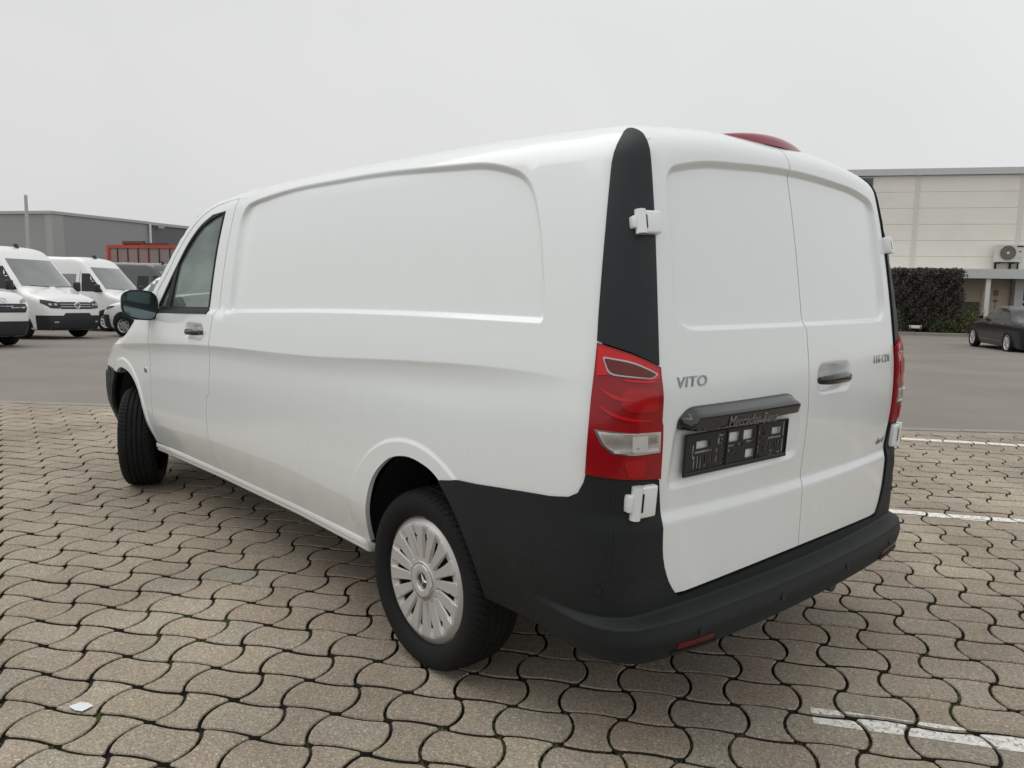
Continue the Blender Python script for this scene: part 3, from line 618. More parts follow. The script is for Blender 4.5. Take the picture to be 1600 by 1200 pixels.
# hinges
def hinge(u,v,s,par,k=1.,h=.070):
    U=np.array([s*u]);P=mpl(U,np.array([v]));n=Vector(grad(F,P)[0]);up=Vector((0,0,1));rt=up.cross(n).normalized()*s  # rt: outwards, away from the doors
    rt=-rt if rt.y*s<0 else rt;up2=n.cross(rt).normalized();up2=up2 if up2.z>0 else -up2
    M=frame(P[0],rt,up2,n)@Matrix.Diagonal((k,1,k,1))
    bm=bmesh.new()
    add_box(bm,(-.050,-h/2,-.02),(.012,h/2,.026),M,.007,3)
    hb=bobj('hinge',bm,WHITE,par)
    bm=bmesh.new();add_cyl(bm,M@Vector((.026,-h*.52,.014)),M@Vector((.026,h*.52,.014)),.0165,None,20);add_box(bm,(.010,h*.30,-.02),(.03,h*.5,.026),M,.004);add_box(bm,(.010,-h*.5,-.02),(.03,-h*.30,.026),M,.004)
    bobj('hinge_barrel',bm,WHITE,hb)
    bm=bmesh.new();add_box(bm,(.030,-h*.27,-.015),(.058,h*.27,.020),M,.005);bobj('hinge_arm',bm,WHITE,hb)
    bm=bmesh.new();add_box(bm,(.006,-h*.29,.0),(.0125,h*.29,.0275),M,.001);bobj('hinge_gap',bm,SEAMB,hb)
for s in (1,-1):
    hinge(.604,1.586,s,RD[s],.82,h=.066);hinge(.612,.826,s,RD[s],.95,h=.094)
# handle, badges and number-plate carrier on the doors
P=mrr(np.array([-.02]),np.array([1.115]))[0];V,Fc=bow(.235,.040,.022)
me=mesh_nm('door_handle',V,Fc);n=Vector((-1,-.07,.0)).normalized();rt=Vector((.055,-1,0)).normalized()
me.transform(frame((.070,-.182,1.115),rt,(0,0,1),n));link('door_handle',me,GLOSSB,RD[-1])
def rear_text(name,body,y,z,size,mat,par,off=.001,extrude=.0022,shear=0,sx=1,spacing=1):
    P,r,u2,n=surf_frame(mrr,y,z,(0,-1,0));M=frame(Vector(P)+n*off,r,u2,n);return text(name,body,size,mat,M,par,extrude,shear,sx,spacing=spacing)
rear_text('badge_lettering','VITO',.640,1.154,.045,SATIN,RD[1],shear=.15,sx=1.25,spacing=1.05)
rear_text('badge_lettering','116 CDI',-.607,1.155,.043,SATIN,RD[-1],shear=.12,sx=1.22)
rear_text('badge_lettering','4x4',-.668,.819,.036,SATIN,RD[-1],shear=.25,sx=1.7)
# lamp strip with lettering
ST=rpoly([(.704,1.022,.012),(.700,1.048,.02),(.655,1.083,.03),(.145,1.086,.03),(.096,1.052,.02),(.100,1.030,.012),(.145,1.018,.02),(.640,1.010,.02)],5)
def soff(P,u,v):
    return .006+.036*sst(0,.022,-sdf(ST,u,v))*(.25+.75*sst(1.092,1.055,v))
STR=panel('plate_lamp_strip',ST,mrr,F,GLOSSB,RD[1],off=soff,grid=.012,edge=.012,flange=.03)
P,r,u2,n=surf_frame(mrr,.392,1.041,(0,-1,0));n2=(n+Vector((0,0,.10))).normalized();u3=n2.cross(r).normalized()
SER=text('strip_lettering','Mercedes-Benz',.050,pm('grey_raised_lettering',(.22,.225,.225),.35,metal=.5),frame(Vector(P)+n*.0425,r,u3,n2),STR,.0015,0,.82)
# plate carrier: flat frame with punched openings, measured across (0-1) and down (0-1)
PW,PH=.528,.128
hol=[(.40,.505,.12,.36),(.54,.645,.12,.36),(.575,.665,.62,.84),(.10,.22,.20,.38),(.835,.935,.18,.36),(.09,.255,.44,.49),(.80,.945,.42,.47),
(.305,.365,.12,.17),(.325,.36,.22,.28),(.325,.36,.32,.37),(.295,.318,.20,.36),(.335,.365,.42,.48),(.335,.365,.53,.58),(.335,.365,.63,.68),(.335,.365,.73,.78),(.335,.365,.82,.88),(.285,.31,.44,.56),(.285,.31,.62,.80),(.30,.33,.90,.94),
(.685,.735,.12,.17),(.69,.72,.22,.30),(.69,.72,.36,.42),(.69,.72,.48,.53),(.69,.72,.60,.66),(.69,.72,.72,.78),(.69,.72,.83,.90),(.735,.755,.22,.34),(.735,.755,.46,.56),(.735,.755,.62,.76),
(.40,.475,.43,.48),(.50,.54,.43,.48),(.575,.655,.40,.445),(.575,.64,.475,.495),(.40,.44,.53,.60),(.40,.43,.66,.69),(.45,.49,.66,.69),(.40,.43,.84,.87),(.45,.49,.84,.87),
(.07,.085,.28,.60),(.085,.10,.55,.86),(.115,.13,.55,.84),(.145,.16,.55,.88),(.175,.187,.56,.74),(.18,.215,.78,.86),(.165,.235,.90,.945),(.235,.25,.55,.74),(.065,.09,.90,.95),
(.795,.808,.52,.76),(.83,.842,.52,.70),(.86,.872,.52,.74),(.885,.897,.52,.80),(.915,.928,.55,.72),(.83,.865,.76,.84),(.815,.88,.88,.93),(.91,.945,.84,.88),
(.958,.972,.06,.46),(.958,.972,.52,.88)]
xa=Vector((-.050,-1,0)).normalized()
P0=Vector((mrr(np.array([.40]),np.array([.937]))[0,0]-.010,.405,.937));na=Vector((-1,.050,-.05)).normalized();ua=na.cross(xa).normalized();ua=ua if ua.z>0 else -ua
def flat(M):
    def f(u,v): P=np.stack([u,v,np.zeros_like(u),np.ones_like(u)],1);return (P@np.array(M).T)[:,:3]
    return f
Mp=frame(P0-na*.0,xa,ua,na)
Fp=lambda x,y,z:-((x-Mp[0][3])*na[0]+(y-Mp[1][3])*na[1]+(z-Mp[2][3])*na[2])
R_=lambda a,b,c,d:[((a-.5)*PW,(.5-c)*PH),((b-.5)*PW,(.5-c)*PH),((b-.5)*PW,(.5-d)*PH),((a-.5)*PW,(.5-d)*PH)]
PLT=panel('plate_carrier',rpoly([(-PW/2,PH/2,.006),(PW/2,PH/2,.006),(PW/2,-PH/2,.010),(-PW/2,-PH/2,.010)],4),flat(Mp),Fp,pm('black_plate_plastic',(.014,.015,.015),.4,var=.1),RD[1],holes=[R_(*h) for h in hol],grid=.03,edge=.015,flange=.003)
bm=bmesh.new()
for lo,hi in (((-PW/2,-PH/2,-.004),(PW/2,-PH/2+.012,.006)),((-PW/2,PH/2-.005,-.004),(PW/2,PH/2,.005)),((-PW/2,-PH/2,-.004),(-PW/2+.006,PH/2,.005)),((PW/2-.006,-PH/2,-.004),(PW/2,PH/2,.005)),((-.065,-PH/2,-.002),(-.058,PH/2,.004)),((.094,-PH/2,-.002),(.101,PH/2,.004))): add_box(bm,lo,hi,Mp,.0015,1)
bobj('carrier_rim',bm,MAT['black_plate_plastic'],PLT)
# third brake light on the roof edge
def brk():
    V=[];Fc=[];n=41;k=9
    for i in range(n):
        t=i/(n-1)*2-1;y=.012+t*.36;hh=(1-abs(t)**1.9)
        z0=float(mt(np.array([.262]),np.array([y]))[0,2]);x0=.250+.03*abs(t)**2
        for j in range(k):
            a=j/(k-1)*PI;V.append((x0+.012-.030*hh*math.cos(a)+.02*(1-hh),y,z0-.012+(.036*hh+.003)*math.sin(a)))
    for i in range(n-1):
        for j in range(k-1): Fc.append((i*k+j,i*k+j+1,(i+1)*k+j+1,(i+1)*k+j))
    return mesh_nm('brake_light',V,Fc)
bk=link('brake_light',brk(),BRAKE,VAN)
# mirror, both sides
def mirror(s):
    cx,cz=3.80,1.262;y0,y1=.928,1.135
    V=[];Fc=[];nr=9;na_=40
    def ring(k):
        t=k/(nr-1);d=.125*math.sin(t*PI/2);sc=math.cos(t*PI/2)**.55;return d,sc
    cy=(y0+y1)/2;hw=(y1-y0)/2;hh=.090
    def sup(a,n=3.4):
        c,s_=math.cos(a),math.sin(a);return math.copysign(abs(c)**(2/n),c),math.copysign(abs(s_)**(2/n),s_)
    for k in range(nr):
        d,sc=ring(k)
        for i in range(na_):
            c,q=sup(i/na_*2*PI);tap=1-.12*(c>0)*c
            V.append((cx+d*(1.0-.25*c),s*(cy+c*hw*max(sc,.02)),cz+q*hh*tap*max(sc,.02)+.01*c))
    for k in range(nr-1):
        for i in range(na_):
            f=(k*na_+i,k*na_+(i+1)%na_,(k+1)*na_+(i+1)%na_,(k+1)*na_+i);Fc.append(f[::s])
    Fc.append(tuple(range((nr-1)*na_,nr*na_))[::s])
    bm=bmesh.new();me=mesh_nm('x',V,Fc);bm.from_mesh(me);h=bobj('mirror_housing',bm,TRIMP,VAN)
    V=[];Fc=[]
    for (sc,dx) in ((1,.0),(1.0,-.006),(.93,-.008),(.90,.004)):
        for i in range(na_):
            c,q=sup(i/na_*2*PI);tap=1-.12*(c>0)*c;V.append((cx+dx,s*(cy+c*hw*sc),cz+q*hh*tap*sc+.01*c))
    for k in range(3):
        for i in range(na_):
            f=(k*na_+i,k*na_+(i+1)%na_,(k+1)*na_+(i+1)%na_,(k+1)*na_+i);Fc.append(f[::-s])
    link('mirror_rim',mesh_nm('mirror_rim',V,Fc),SEAMB,h)
    V=[(cx+.001,s*cy,cz)]+[(cx+.002,s*(cy+sup(i/na_*2*PI)[0]*hw*.905),cz+sup(i/na_*2*PI)[1]*hh*.905*(1-.12*max(sup(i/na_*2*PI)[0],0))+.01*sup(i/na_*2*PI)[0]) for i in range(na_)]
    link('mirror_glass',mesh_nm('mirror_glass',V,[(0,1+i,1+(i+1)%na_)[::-s] for i in range(na_)]),MIRG,h)
    bm=bmesh.new();add_box(bm,(3.81,.90,1.172),(3.94,1.06,1.20),None,.012,3)
    if s<0: bmesh.ops.scale(bm,vec=(1,-1,1),verts=bm.verts)
    bobj('mirror_foot',bm,TRIMP,h)
mirror(1);mirror(-1)
# wheels
TW=.112;TR=.338
pr=[(.236,-.080),(.245,-.098),(.262,-.108),(.285,-.113),(.305,-.110),(.320,-.101),(.329,-.090),(.3345,-.076),(.337,-.055),(.3385,-.03),(.339,0),(.3385,.03),(.337,.055),(.3345,.076),(.329,.090),(.320,.101),(.305,.110),(.285,.113),(.262,.108),(.245,.098),(.236,.080)]
fp=[]
for a,b in zip(pr[:-1],pr[1:]):
    k=max(1,int(round(math.hypot(b[0]-a[0],b[1]-a[1])/.0055))) if a[0]>.30 and b[0]>.30 else 2
    fp+=[(a[0]+(b[0]-a[0])*i/k,a[1]+(b[1]-a[1])*i/k) for i in range(k)]
fp.append(pr[-1])
def tread(k,r,x,a):
    d=np.zeros_like(a)
    if r<.318: return d+ (.0012 if .275<r<.279 else 0)
    for gx in (-.046,-.0155,.0155,.046):
        if abs(x-gx)<.0055: return d+.0075
    ph=a*72/(2*PI)+(abs(x)*16)
    if abs(x)>.05: d=np.where((ph%1)<.17,.0055,0)
    else: d=np.where(((ph*1.0+np.sign(x)*.3)%1)<.12,.0045,0)
    return d
TV,TF=lathe(fp,432,disp=tread)
tyre_me=mesh_nm('tyre',TV,TF[:,::-1],smooth=False);tyre_me.polygons.foreach_set('use_smooth',[True]*len(tyre_me.polygons));tyre_me.set_sharp_from_angle(angle=math.radians(40));tyre_me.materials.append(TYRE)
# wheel cover: dished disc with sixteen tapering openings and pockets (u across, v up, depth along +y)
NS=16
def sector(r0,r1,w0,w1,k,rnd=.004):
    c=2*PI*k/NS+.12
    pts=[(r0,-w0),(r1,-w1),(r1,w1),(r0,w0)]
    return rpoly([(r*math.cos(c)-t*math.sin(c),r*math.sin(c)+t*math.cos(c),rnd) for r,t in pts],3)
POCK=[sector(.082,.213,.0050,.0165,k,.010) for k in range(NS)]
def cov(u,v):
    r=np.hypot(u,v);y=.020*sst(.24,.205,r)-.004*sst(.2,.08,r)
    y=y+.008*sst(.075,.068,r)-.012*sst(.034,.030,r)-.004*(np.abs(r-.0665)<.0018)
    a=np.arctan2(v,u)-.12;ka=np.round(a/(2*PI/NS))*(2*PI/NS);t=r*np.sin(a-ka);rr=r*np.cos(a-ka)
    wd=.0050+(.0165-.0050)*np.clip((rr-.082)/.131,0,1)
    ins=np.minimum(np.minimum(wd-np.abs(t),rr-.082),.213-rr)
    y=y-.012*sst(.0,.0030,ins)*sst(.215,.170,rr)-.0015*sst(0,.002,ins)
    return np.stack([u,y,v],1)
Fc_=lambda x,y,z:-(y+0*x)
disc=[(.240*math.cos(a),.240*math.sin(a)) for a in np.linspace(0,2*PI,120,endpoint=False)]
cir=lambda r,n:[(r*math.cos(a),r*math.sin(a)) for a in np.linspace(0,2*PI,n)]
fl=[(ccw(p+[p[0]]),(.0012,0,-.0015,-.0030),.007) for p in POCK]+[(cir(.0665,50),(-.002,0,.002),.008),(cir(.0715,50),(-.0035,0,.0035),.008),(cir(.032,30),(-.002,0,.002),.006),(cir(.222,90),(-.012,-.006,0,.006,.012),.012)]
cover=panel('wheel_cover',disc,cov,Fc_,SILVER,None,holes=[sector(.092,.178,.0030,.0112,k,.003) for k in range(NS)],grid=.010,edge=.006,flange=.010,fine=fl)
bm=bmesh.new()
for (r0,r1,y0,y1) in ((.0285,.0245,.010,.017),):
    V,Fq=lathe([(r0+.002,y0),(r0,y1),(r1,y1),(r1-.001,y0)],40);
    me=mesh_nm('x',V,Fq);bm.from_mesh(me)
for k in range(3):
    a=PI/2+k*2*PI/3;p=Vector((math.cos(a),0,math.sin(a)));q=Vector((-math.sin(a),0,math.cos(a)))
    vs=[bm.verts.new(c) for c in ((0,.016,0),tuple(q*.0045+p*.004+Vector((0,.012,0))),tuple(p*.025+Vector((0,.013,0))),tuple(-q*.0045+p*.004+Vector((0,.012,0))))]
    bm.faces.new((vs[0],vs[1],vs[2]));bm.faces.new((vs[0],vs[2],vs[3]))
emb=bobj('emblem',bm,CHROME,None)
bm=bmesh.new();add_cyl(bm,(0,.001,0),(0,.012,0),.025,None,32);capd=bobj('centre_disc',bm,GLOSSB,None)
V,Fq=lathe([(.238,-.085),(.238,.075),(.232,.082),(.224,.070),(.215,.02),(.17,-.005),(.06,.0),(.001,.0)],64);rim_me=mesh_nm('rim',V,Fq);rim_me.materials.append(STEEL)
def wheel(x,y,s,steer=0,first=False):
    o=link('wheel',tyre_me.copy() if False else rim_me,None,VAN);o.name='wheel'
    o.location=(x,y,.335);o.rotation_euler=(0,random.uniform(0,6) if not first else -.35,(0 if s>0 else PI)+steer)
    t=link('tyre',tyre_me,None,o)
    c=cover if first else cover.copy();
    if not first: COL.objects.link(c)
    c.parent=o;c.location=(0,.078,0)
    e=emb if first else emb.copy();d=capd if first else capd.copy()
    if not first: COL.objects.link(e);COL.objects.link(d)
    e.parent=c if False else o;d.parent=o;e.location=(0,.080,0);d.location=(0,.080,0)
    e.scale=d.scale=(1.18,1,1.18)
    e.rotation_euler=(0,-o.rotation_euler[1]+.5,0)
wheel(1.045,.824,1,0,True);wheel(1.045,-.824,-1)
wheel(4.475,.833,1,math.radians(-27.6));wheel(4.475,-.833,-1,math.radians(-27.6))
# dark hollows: arch liners, underbody, inner shell, cabin
for cx,rad in ((1.07,.425),(4.46,.45)):
    for s in (1,-1):
        V=[];Fc=[];a=np.linspace(-.05,PI+.05,28)
        for yy in (.60,.872):
            for q in a: V.append((cx+rad*math.cos(q),s*yy,.385+rad*math.sin(q)))
        n=len(a)
        for i in range(n-1): Fc.append((i,i+1,n+i+1,n+i))
        Fc.append(tuple(range(n)))
        link('arch_liner',mesh_nm('arch_liner',V,Fc,smooth=False),DARKIN,VAN)
bm=bmesh.new();add_box(bm,(.16,-.60,.33),(4.9,.60,.50));add_box(bm,(1.66,-.80,.36),(3.90,.80,.50));add_box(bm,(.30,-.78,.88),(2.78,.78,1.80));add_box(bm,(.24,-.6,.45),(2.78,.6,.95));add_box(bm,(4.12,-.60,.40),(5.0,.60,.98));add_box(bm,(.24,-.80,.40),(.62,.80,.95))  # floor slabs, plus hidden boxes added to block light inside the body
bobj('underbody_dark_core',bm,DARKIN,VAN,smooth=0)
for ax in (1.045,4.475):
    bm=bmesh.new();add_cyl(bm,(ax,-.7,.335),(ax,.7,.335),.05);bobj('axle',bm,STEEL,VAN)
bm=bmesh.new();add_cyl(bm,(.35,-.35,.30),(.10,-.35,.29),.03);bobj('exhaust_pipe',bm,STEEL,VAN)
# (bulkhead)
boxo("bulkhead",(2.79,-.80,.5),(2.82,.80,1.80),CABIN,VAN)
def seat(y):
    bm=bmesh.new();add_box(bm,(2.98,y-.25,.72),(3.50,y+.25,.88),None,.05,3);sq=bobj('seat',bm,SEAT,VAN)
    bm=bmesh.new();add_box(bm,(-.06,-.24,0),(.06,.24,.62),Matrix.Translation((3.02,y,.85))@Matrix.Rotation(-.18,4,'Y'),.05,3);bobj('seat_back',bm,SEAT,sq)
    bm=bmesh.new();add_box(bm,(-.045,-.13,0),(.045,.13,.17),Matrix.Translation((2.92,y,1.50))@Matrix.Rotation(-.1,4,'Y'),.04,3);bobj('headrest',bm,SEAT,sq)
seat(.48);seat(-.45)
bm=bmesh.new();add_box(bm,(3.78,-.80,.75),(4.15,.80,1.14),None,.06,3);bobj('dashboard',bm,CABIN,VAN)
V,Fq=lathe([(.19+.014*math.cos(a),.014*math.sin(a)) for a in np.linspace(0,2*PI,9)],32)
me=mesh_nm('steering_wheel',V,Fq);me.transform(Matrix.Translation((3.62,.45,1.10))@Matrix.Rotation(math.radians(-60),4,'Y')@Matrix.Rotation(PI/2,4,'X'));link('steering_wheel',me,DARKIN,VAN)
# ---------------------------------------------------------------- ground: grid of the paving, h along the parking lines, t across them
HV=np.array([-.827,-.562]);HV/=np.linalg.norm(HV);TV2=np.array([-HV[1],HV[0]])*1.0
TV2=np.array([.562,-.827]);TV2/=np.linalg.norm(TV2)
def W2(h,t): return HV*h+TV2*t
# the stone courses run two degrees off the painted bays
LA=.033;LH=HV*math.cos(LA)+TV2*math.sin(LA);LT=TV2*math.cos(LA)-HV*math.sin(LA);LP0=(.495,.083)
def LW(p,q): return HV*LP0[0]+TV2*LP0[1]+LH*(p-LP0[0])+LT*(q-LP0[1])
def tag_struct(o): o['kind']='structure';return o
# stone material: speckled exposed aggregate, tone varies from stone to stone
def stone_mat():
    M=bpy.data.materials.new('speckled_paving_concrete');M.use_nodes=True;nt=M.node_tree;N=nt.nodes;L=nt.links;b=N['Principled BSDF']
    b.inputs['Roughness'].default_value=.82;b.inputs['Specular IOR Level'].default_value=.35
    ge=N.new('ShaderNodeNewGeometry');pos=ge.outputs['Position']
    oi=N.new('ShaderNodeObjectInfo');ad=N.new('ShaderNodeMath');ad.operation='ADD';L.new(oi.outputs['Random'],ad.inputs[0]);L.new(ge.outputs['Random Per Island'],ad.inputs[1])
    fr=N.new('ShaderNodeMath');fr.operation='FRACT';L.new(ad.outputs[0],fr.inputs[0])
    r=N.new('ShaderNodeValToRGB');L.new(fr.outputs[0],r.inputs[0]);e=r.color_ramp.elements
    e[0].color=(0.331,0.282,0.223,1);e[1].color=(0.409,0.360,0.288,1);e[0].position=0;e[1].position=1
    for p,c in ((.25,(0.368,0.323,0.261)),(.5,(0.354,0.297,0.235)),(.75,(0.391,0.337,0.269)),(.88,(0.340,0.309,0.257))): q=e.new(p);q.color=(*c,1)
    n=N.new('ShaderNodeTexNoise');n.inputs['Scale'].default_value=1.1;n.inputs['Detail'].default_value=5;L.new(pos,n.inputs['Vector'])
    mr=N.new('ShaderNodeMapRange');L.new(n.outputs['Fac'],mr.inputs[0]);mr.inputs[1].default_value=.35;mr.inputs[2].default_value=.68;mr.inputs[3].default_value=.70;mr.inputs[4].default_value=1.04
    m1=N.new('ShaderNodeVectorMath');m1.operation='SCALE';L.new(r.outputs[0],m1.inputs[0]);L.new(mr.outputs[0],m1.inputs['Scale'])
    v=N.new('ShaderNodeTexVoronoi');v.inputs['Scale'].default_value=190;L.new(pos,v.inputs['Vector'])
    sp=N.new('ShaderNodeSeparateColor');L.new(v.outputs['Color'],sp.inputs[0])
    r2=N.new('ShaderNodeValToRGB');L.new(sp.outputs[0],r2.inputs[0]);e=r2.color_ramp.elements
    e[0].color=(.66,.62,.56,1);e[1].color=(1.7,1.68,1.6,1);e[1].position=1
    for p,c in ((.30,(.86,.85,.83)),(.72,(1.06,1.05,1.03)),(.93,(1.28,1.24,1.16))): q=e.new(p);q.color=(*c,1)
    m2=N.new('ShaderNodeVectorMath');m2.operation='MULTIPLY';L.new(m1.outputs[0],m2.inputs[0]);L.new(r2.outputs[0],m2.inputs[1])
    # damp moss stains
    n3=N.new('ShaderNodeTexNoise');n3.inputs['Scale'].default_value=2.3;n3.inputs['Detail'].default_value=7;L.new(pos,n3.inputs['Vector'])
    mr3=N.new('ShaderNodeMapRange');L.new(n3.outputs['Fac'],mr3.inputs[0]);mr3.inputs[1].default_value=.56;mr3.inputs[2].default_value=.78;mr3.inputs[3].default_value=0;mr3.inputs[4].default_value=.38
    m3=N.new('ShaderNodeMix');m3.data_type='RGBA';L.new(mr3.outputs[0],m3.inputs['Factor']);L.new(m2.outputs[0],m3.inputs['A']);m3.inputs['B'].default_value=(.27,.235,.135,1)
    L.new(m3.outputs['Result'],b.inputs['Base Color'])
    n4=N.new('ShaderNodeTexNoise');n4.inputs['Scale'].default_value=230;n4.inputs['Detail'].default_value=3;L.new(pos,n4.inputs['Vector'])
    bp=N.new('ShaderNodeBump');bp.inputs['Strength'].default_value=.35;bp.inputs['Distance'].default_value=.004;L.new(n4.outputs['Fac'],bp.inputs['Height']);L.new(bp.outputs[0],b.inputs['Normal'])
    return M
STONE=stone_mat()
SH,ST_=.1875,.190;H0,T0=.3075,.083;DV=.002
def vtx(i,j): return np.array([H0+i*SH+DV*(-1)**(i+j+1),T0+j*ST_])
def bump_(t): return math.sin(PI*min(max(t,0),1))**.62
NT,NH=7,5
TT=[0,.09,.22,.40,.60,.78,.91];TH=[0,.13,.38,.62,.87]
def edgeT(i,j,n=None):     # from vertex (i,j) to (i,j-1), bulging along h
    a,b=vtx(i,j),vtx(i,j-1);s=1 if (i+j)%2==0 else -1
    return [a+(b-a)*t+np.array([s*.037*bump_(t),0]) for t in (TT if n is None else [k/n for k in range(n)])]
def edgeH(i,j,n=None):     # from (i,j) to (i+1,j)
    a,b=vtx(i,j),vtx(i+1,j);s=1 if (i+j)%2==0 else -1
    return [a+(b-a)*t+np.array([0,s*.014*bump_(t)]) for t in (TH if n is None else [k/n for k in range(n)])]
def cell(i,j):          # outline of stone between columns i,i+1 and rows j-1,j (counter-clockwise in h,t)
    up=edgeH(i,j);ri=edgeT(i+1,j)
    lo=edgeH(i,j-1)+[vtx(i+1,j-1)];le=edgeT(i,j)+[vtx(i,j-1)]
    o=up+ri+lo[::-1][:-1]+le[::-1][:-1];return np.array(o)
def inset(P,d,cut=.010):
    # offset inwards and blunt the four corners
    n=len(P);ar=(P[:,0]*np.roll(P[:,1],-1)-np.roll(P[:,0],-1)*P[:,1]).sum();sg_=1 if ar>0 else -1
    a=P-np.roll(P,1,0);b=np.roll(P,-1,0)-P
    na=np.stack([-a[:,1],a[:,0]],1)*sg_;nb=np.stack([-b[:,1],b[:,0]],1)*sg_
    na/=np.linalg.norm(na,axis=1,keepdims=True);nb/=np.linalg.norm(nb,axis=1,keepdims=True)
    m_=na+nb;m_/=(1+(na*nb).sum(1,keepdims=True));ln=np.linalg.norm(m_,axis=1,keepdims=True);m_*=np.minimum(1,1.5/ln)
    return P+m_*d
def stone_mesh(parity):
    P=cell(0,0) if parity==0 else cell(1,0)
    c=vtx(0,0)/2+vtx(1,-1)/2 if parity==0 else (vtx(1,0)+vtx(2,-1))/2
    P=P-np.array([H0+(.5 if parity==0 else 1.5)*SH,T0-.5*ST_])
    n=len(P);cor={0,NH,NH+NT,2*NH+NT}
    keep_=[];
    for i in range(n):
        if i in cor:
            a=P[i]+(P[i-1]-P[i])*.62;b=P[i]+(P[(i+1)%n]-P[i])*.62;keep_+=[a,b]
        else: keep_.append(P[i])
    P=np.array(keep_);P[:,1]*=1-.0030/.095
    r0=inset(P,.0076);r1=inset(P,.0050);n=len(P)
    return r0,r1,n
STM=[stone_mesh(0),stone_mesh(1)]
def to_world(Q): return Q[:,:1]*LH+Q[:,1:]*LT
def stone_geo(par):
    r0,r1,n=STM[par];V=[(*p,0.) for p in to_world(r0)]+[(*p,-.0045) for p in to_world(r1)]+[(*p,-.035) for p in to_world(r1)]
    Fc=[tuple(range(n))]
    for k in range(2):
        for i in range(n): Fc.append((k*n+i,(k+1)*n+i,(k+1)*n+(i+1)%n,k*n+(i+1)%n))
    a=to_world(r0);ar=(a[:,0]*np.roll(a[:,1],-1)-np.roll(a[:,0],-1)*a[:,1]).sum()
    if ar<0: Fc=[f[::-1] for f in Fc]
    return np.array(V),Fc
GEO=[stone_geo(0),stone_geo(1)]
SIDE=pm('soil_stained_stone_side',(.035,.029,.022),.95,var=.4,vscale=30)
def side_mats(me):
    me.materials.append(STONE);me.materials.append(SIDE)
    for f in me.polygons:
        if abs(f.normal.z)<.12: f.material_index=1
STME=[]
for p in (0,1):
    me=mesh_nm('paving_stone',*GEO[p],smooth=False);side_mats(me);STME.append(me)
# edge of the paving against the asphalt: straight concrete edging
EA=np.array([9.6,1.40]);EB=np.array([1.0,-6.70]);ED=(EB-EA)/np.linalg.norm(EB-EA);EN=np.array([ED[1],-ED[0]]);
if EN@np.array([1,-1])<0: EN=-EN
def beyond(p): return (np.asarray(p)-EA)@EN      # >0 : on the asphalt side
PAV=tag_struct(bpy.data.objects.new('paving',None));COL.objects.link(PAV)
cells=[]
for i in range(-62,44):
    for j in range(-14,44):
        c=np.array([H0+(i+.5)*SH,T0+(j-.5)*ST_]);wv=LW(*c)
        if beyond(wv)>-.06: continue
        q=project([[wv[0],wv[1],0]])[0]
        vis=q[2]>.3 and -160<q[0]<1760 and q[1]<1420
        near=np.hypot(wv[0]-CAM[0],wv[1]-CAM[1])<7.5
        if not(vis or near): continue
        cells.append((i,j,wv,q[2],vis))
def hidden(wv): return (.35<wv[0]<5.2 and -1.6<wv[1]<.80)
score=[(c[3] if (c[4] and not hidden(c[2]) and project([[c[2][0],c[2][1],0]])[0][1]<1240) else 100+c[3]) for c in cells]
order=np.argsort(score);top300=set(order[:298].tolist())
SV=[];SF=[];LP_=[]
ht_cells={}
for k,(i,j,wv,d,vis) in enumerate(cells):
    par=(i+j)%2;r=random.Random(i*977+j*131)
    dz=r.uniform(-.0025,.0015);tx,ty=r.gauss(0,.006),r.gauss(0,.006);rz=r.gauss(0,.010)
    ht_cells[k]=(i,j,par,dz,tx,ty,rz)
    if k in top300:
        o=bpy.data.objects.new('paving_stone',STME[par]);COL.objects.link(o);o.parent=PAV;o.location=(wv[0],wv[1],dz);o.rotation_euler=(tx,ty,rz)
    else:
        V,Fc=GEO[par];n0=len(SV);R=np.array(Matrix.Rotation(rz,3,'Z')@Matrix.Rotation(ty,3,'Y')@Matrix.Rotation(tx,3,'X'))
        SV+= [tuple(p) for p in (V@R.T+np.array([wv[0],wv[1],dz]))];SF+=[tuple(a+n0 for a in f) for f in Fc]
fm=mesh_nm('paving_stone_field',SV,SF,smooth=False);side_mats(fm);o=link('paving_stone_field',fm,None,PAV);o['kind']='stuff'
JOINT=pm('joint_soil',(.022,.018,.013),.95,var=.4,vscale=30,bump=.5,bscale=120,dirt=((.075,.085,.022),3.2,.56,.70,.85))
def quad_sheet(name,pts,z,mat,kind='structure'):
    me=mesh_nm(name,[(x,y,z) for x,y in pts],[tuple(range(len(pts)))],smooth=False);o=link(name,me,mat);o['kind']=kind
    if me.polygons[0].normal.z<0: me.flip_normals()
    return o
far=EA-ED*40;far2=EB+ED*40
quad_sheet('joint_bed',[far,far2,far2-EN*40,far-EN*40],-.021,JOINT)
# painted bay lines lie on the stone tops, broken at every joint
PAINT=bpy.data.materials.new('worn_road_paint');PAINT.use_nodes=True
nt=PAINT.node_tree;N=nt.nodes;L=nt.links;b=N['Principled BSDF'];b.inputs['Roughness'].default_value=.7
ge=N.new('ShaderNodeNewGeometry');n=N.new('ShaderNodeTexNoise');n.inputs['Scale'].default_value=38;n.inputs['Detail'].default_value=7;L.new(ge.outputs['Position'],n.inputs['Vector'])
r=N.new('ShaderNodeValToRGB');L.new(n.outputs['Fac'],r.inputs[0]);r.color_ramp.elements[0].color=(.50,.47,.42,1);r.color_ramp.elements[1].color=(.80,.78,.74,1);r.color_ramp.elements[0].position=.35;r.color_ramp.elements[1].position=.55
L.new(r.outputs[0],b.inputs['Base Color'])
n2=N.new('ShaderNodeTexNoise');n2.inputs['Scale'].default_value=70;n2.inputs['Detail'].default_value=8;L.new(ge.outputs['Position'],n2.inputs['Vector'])
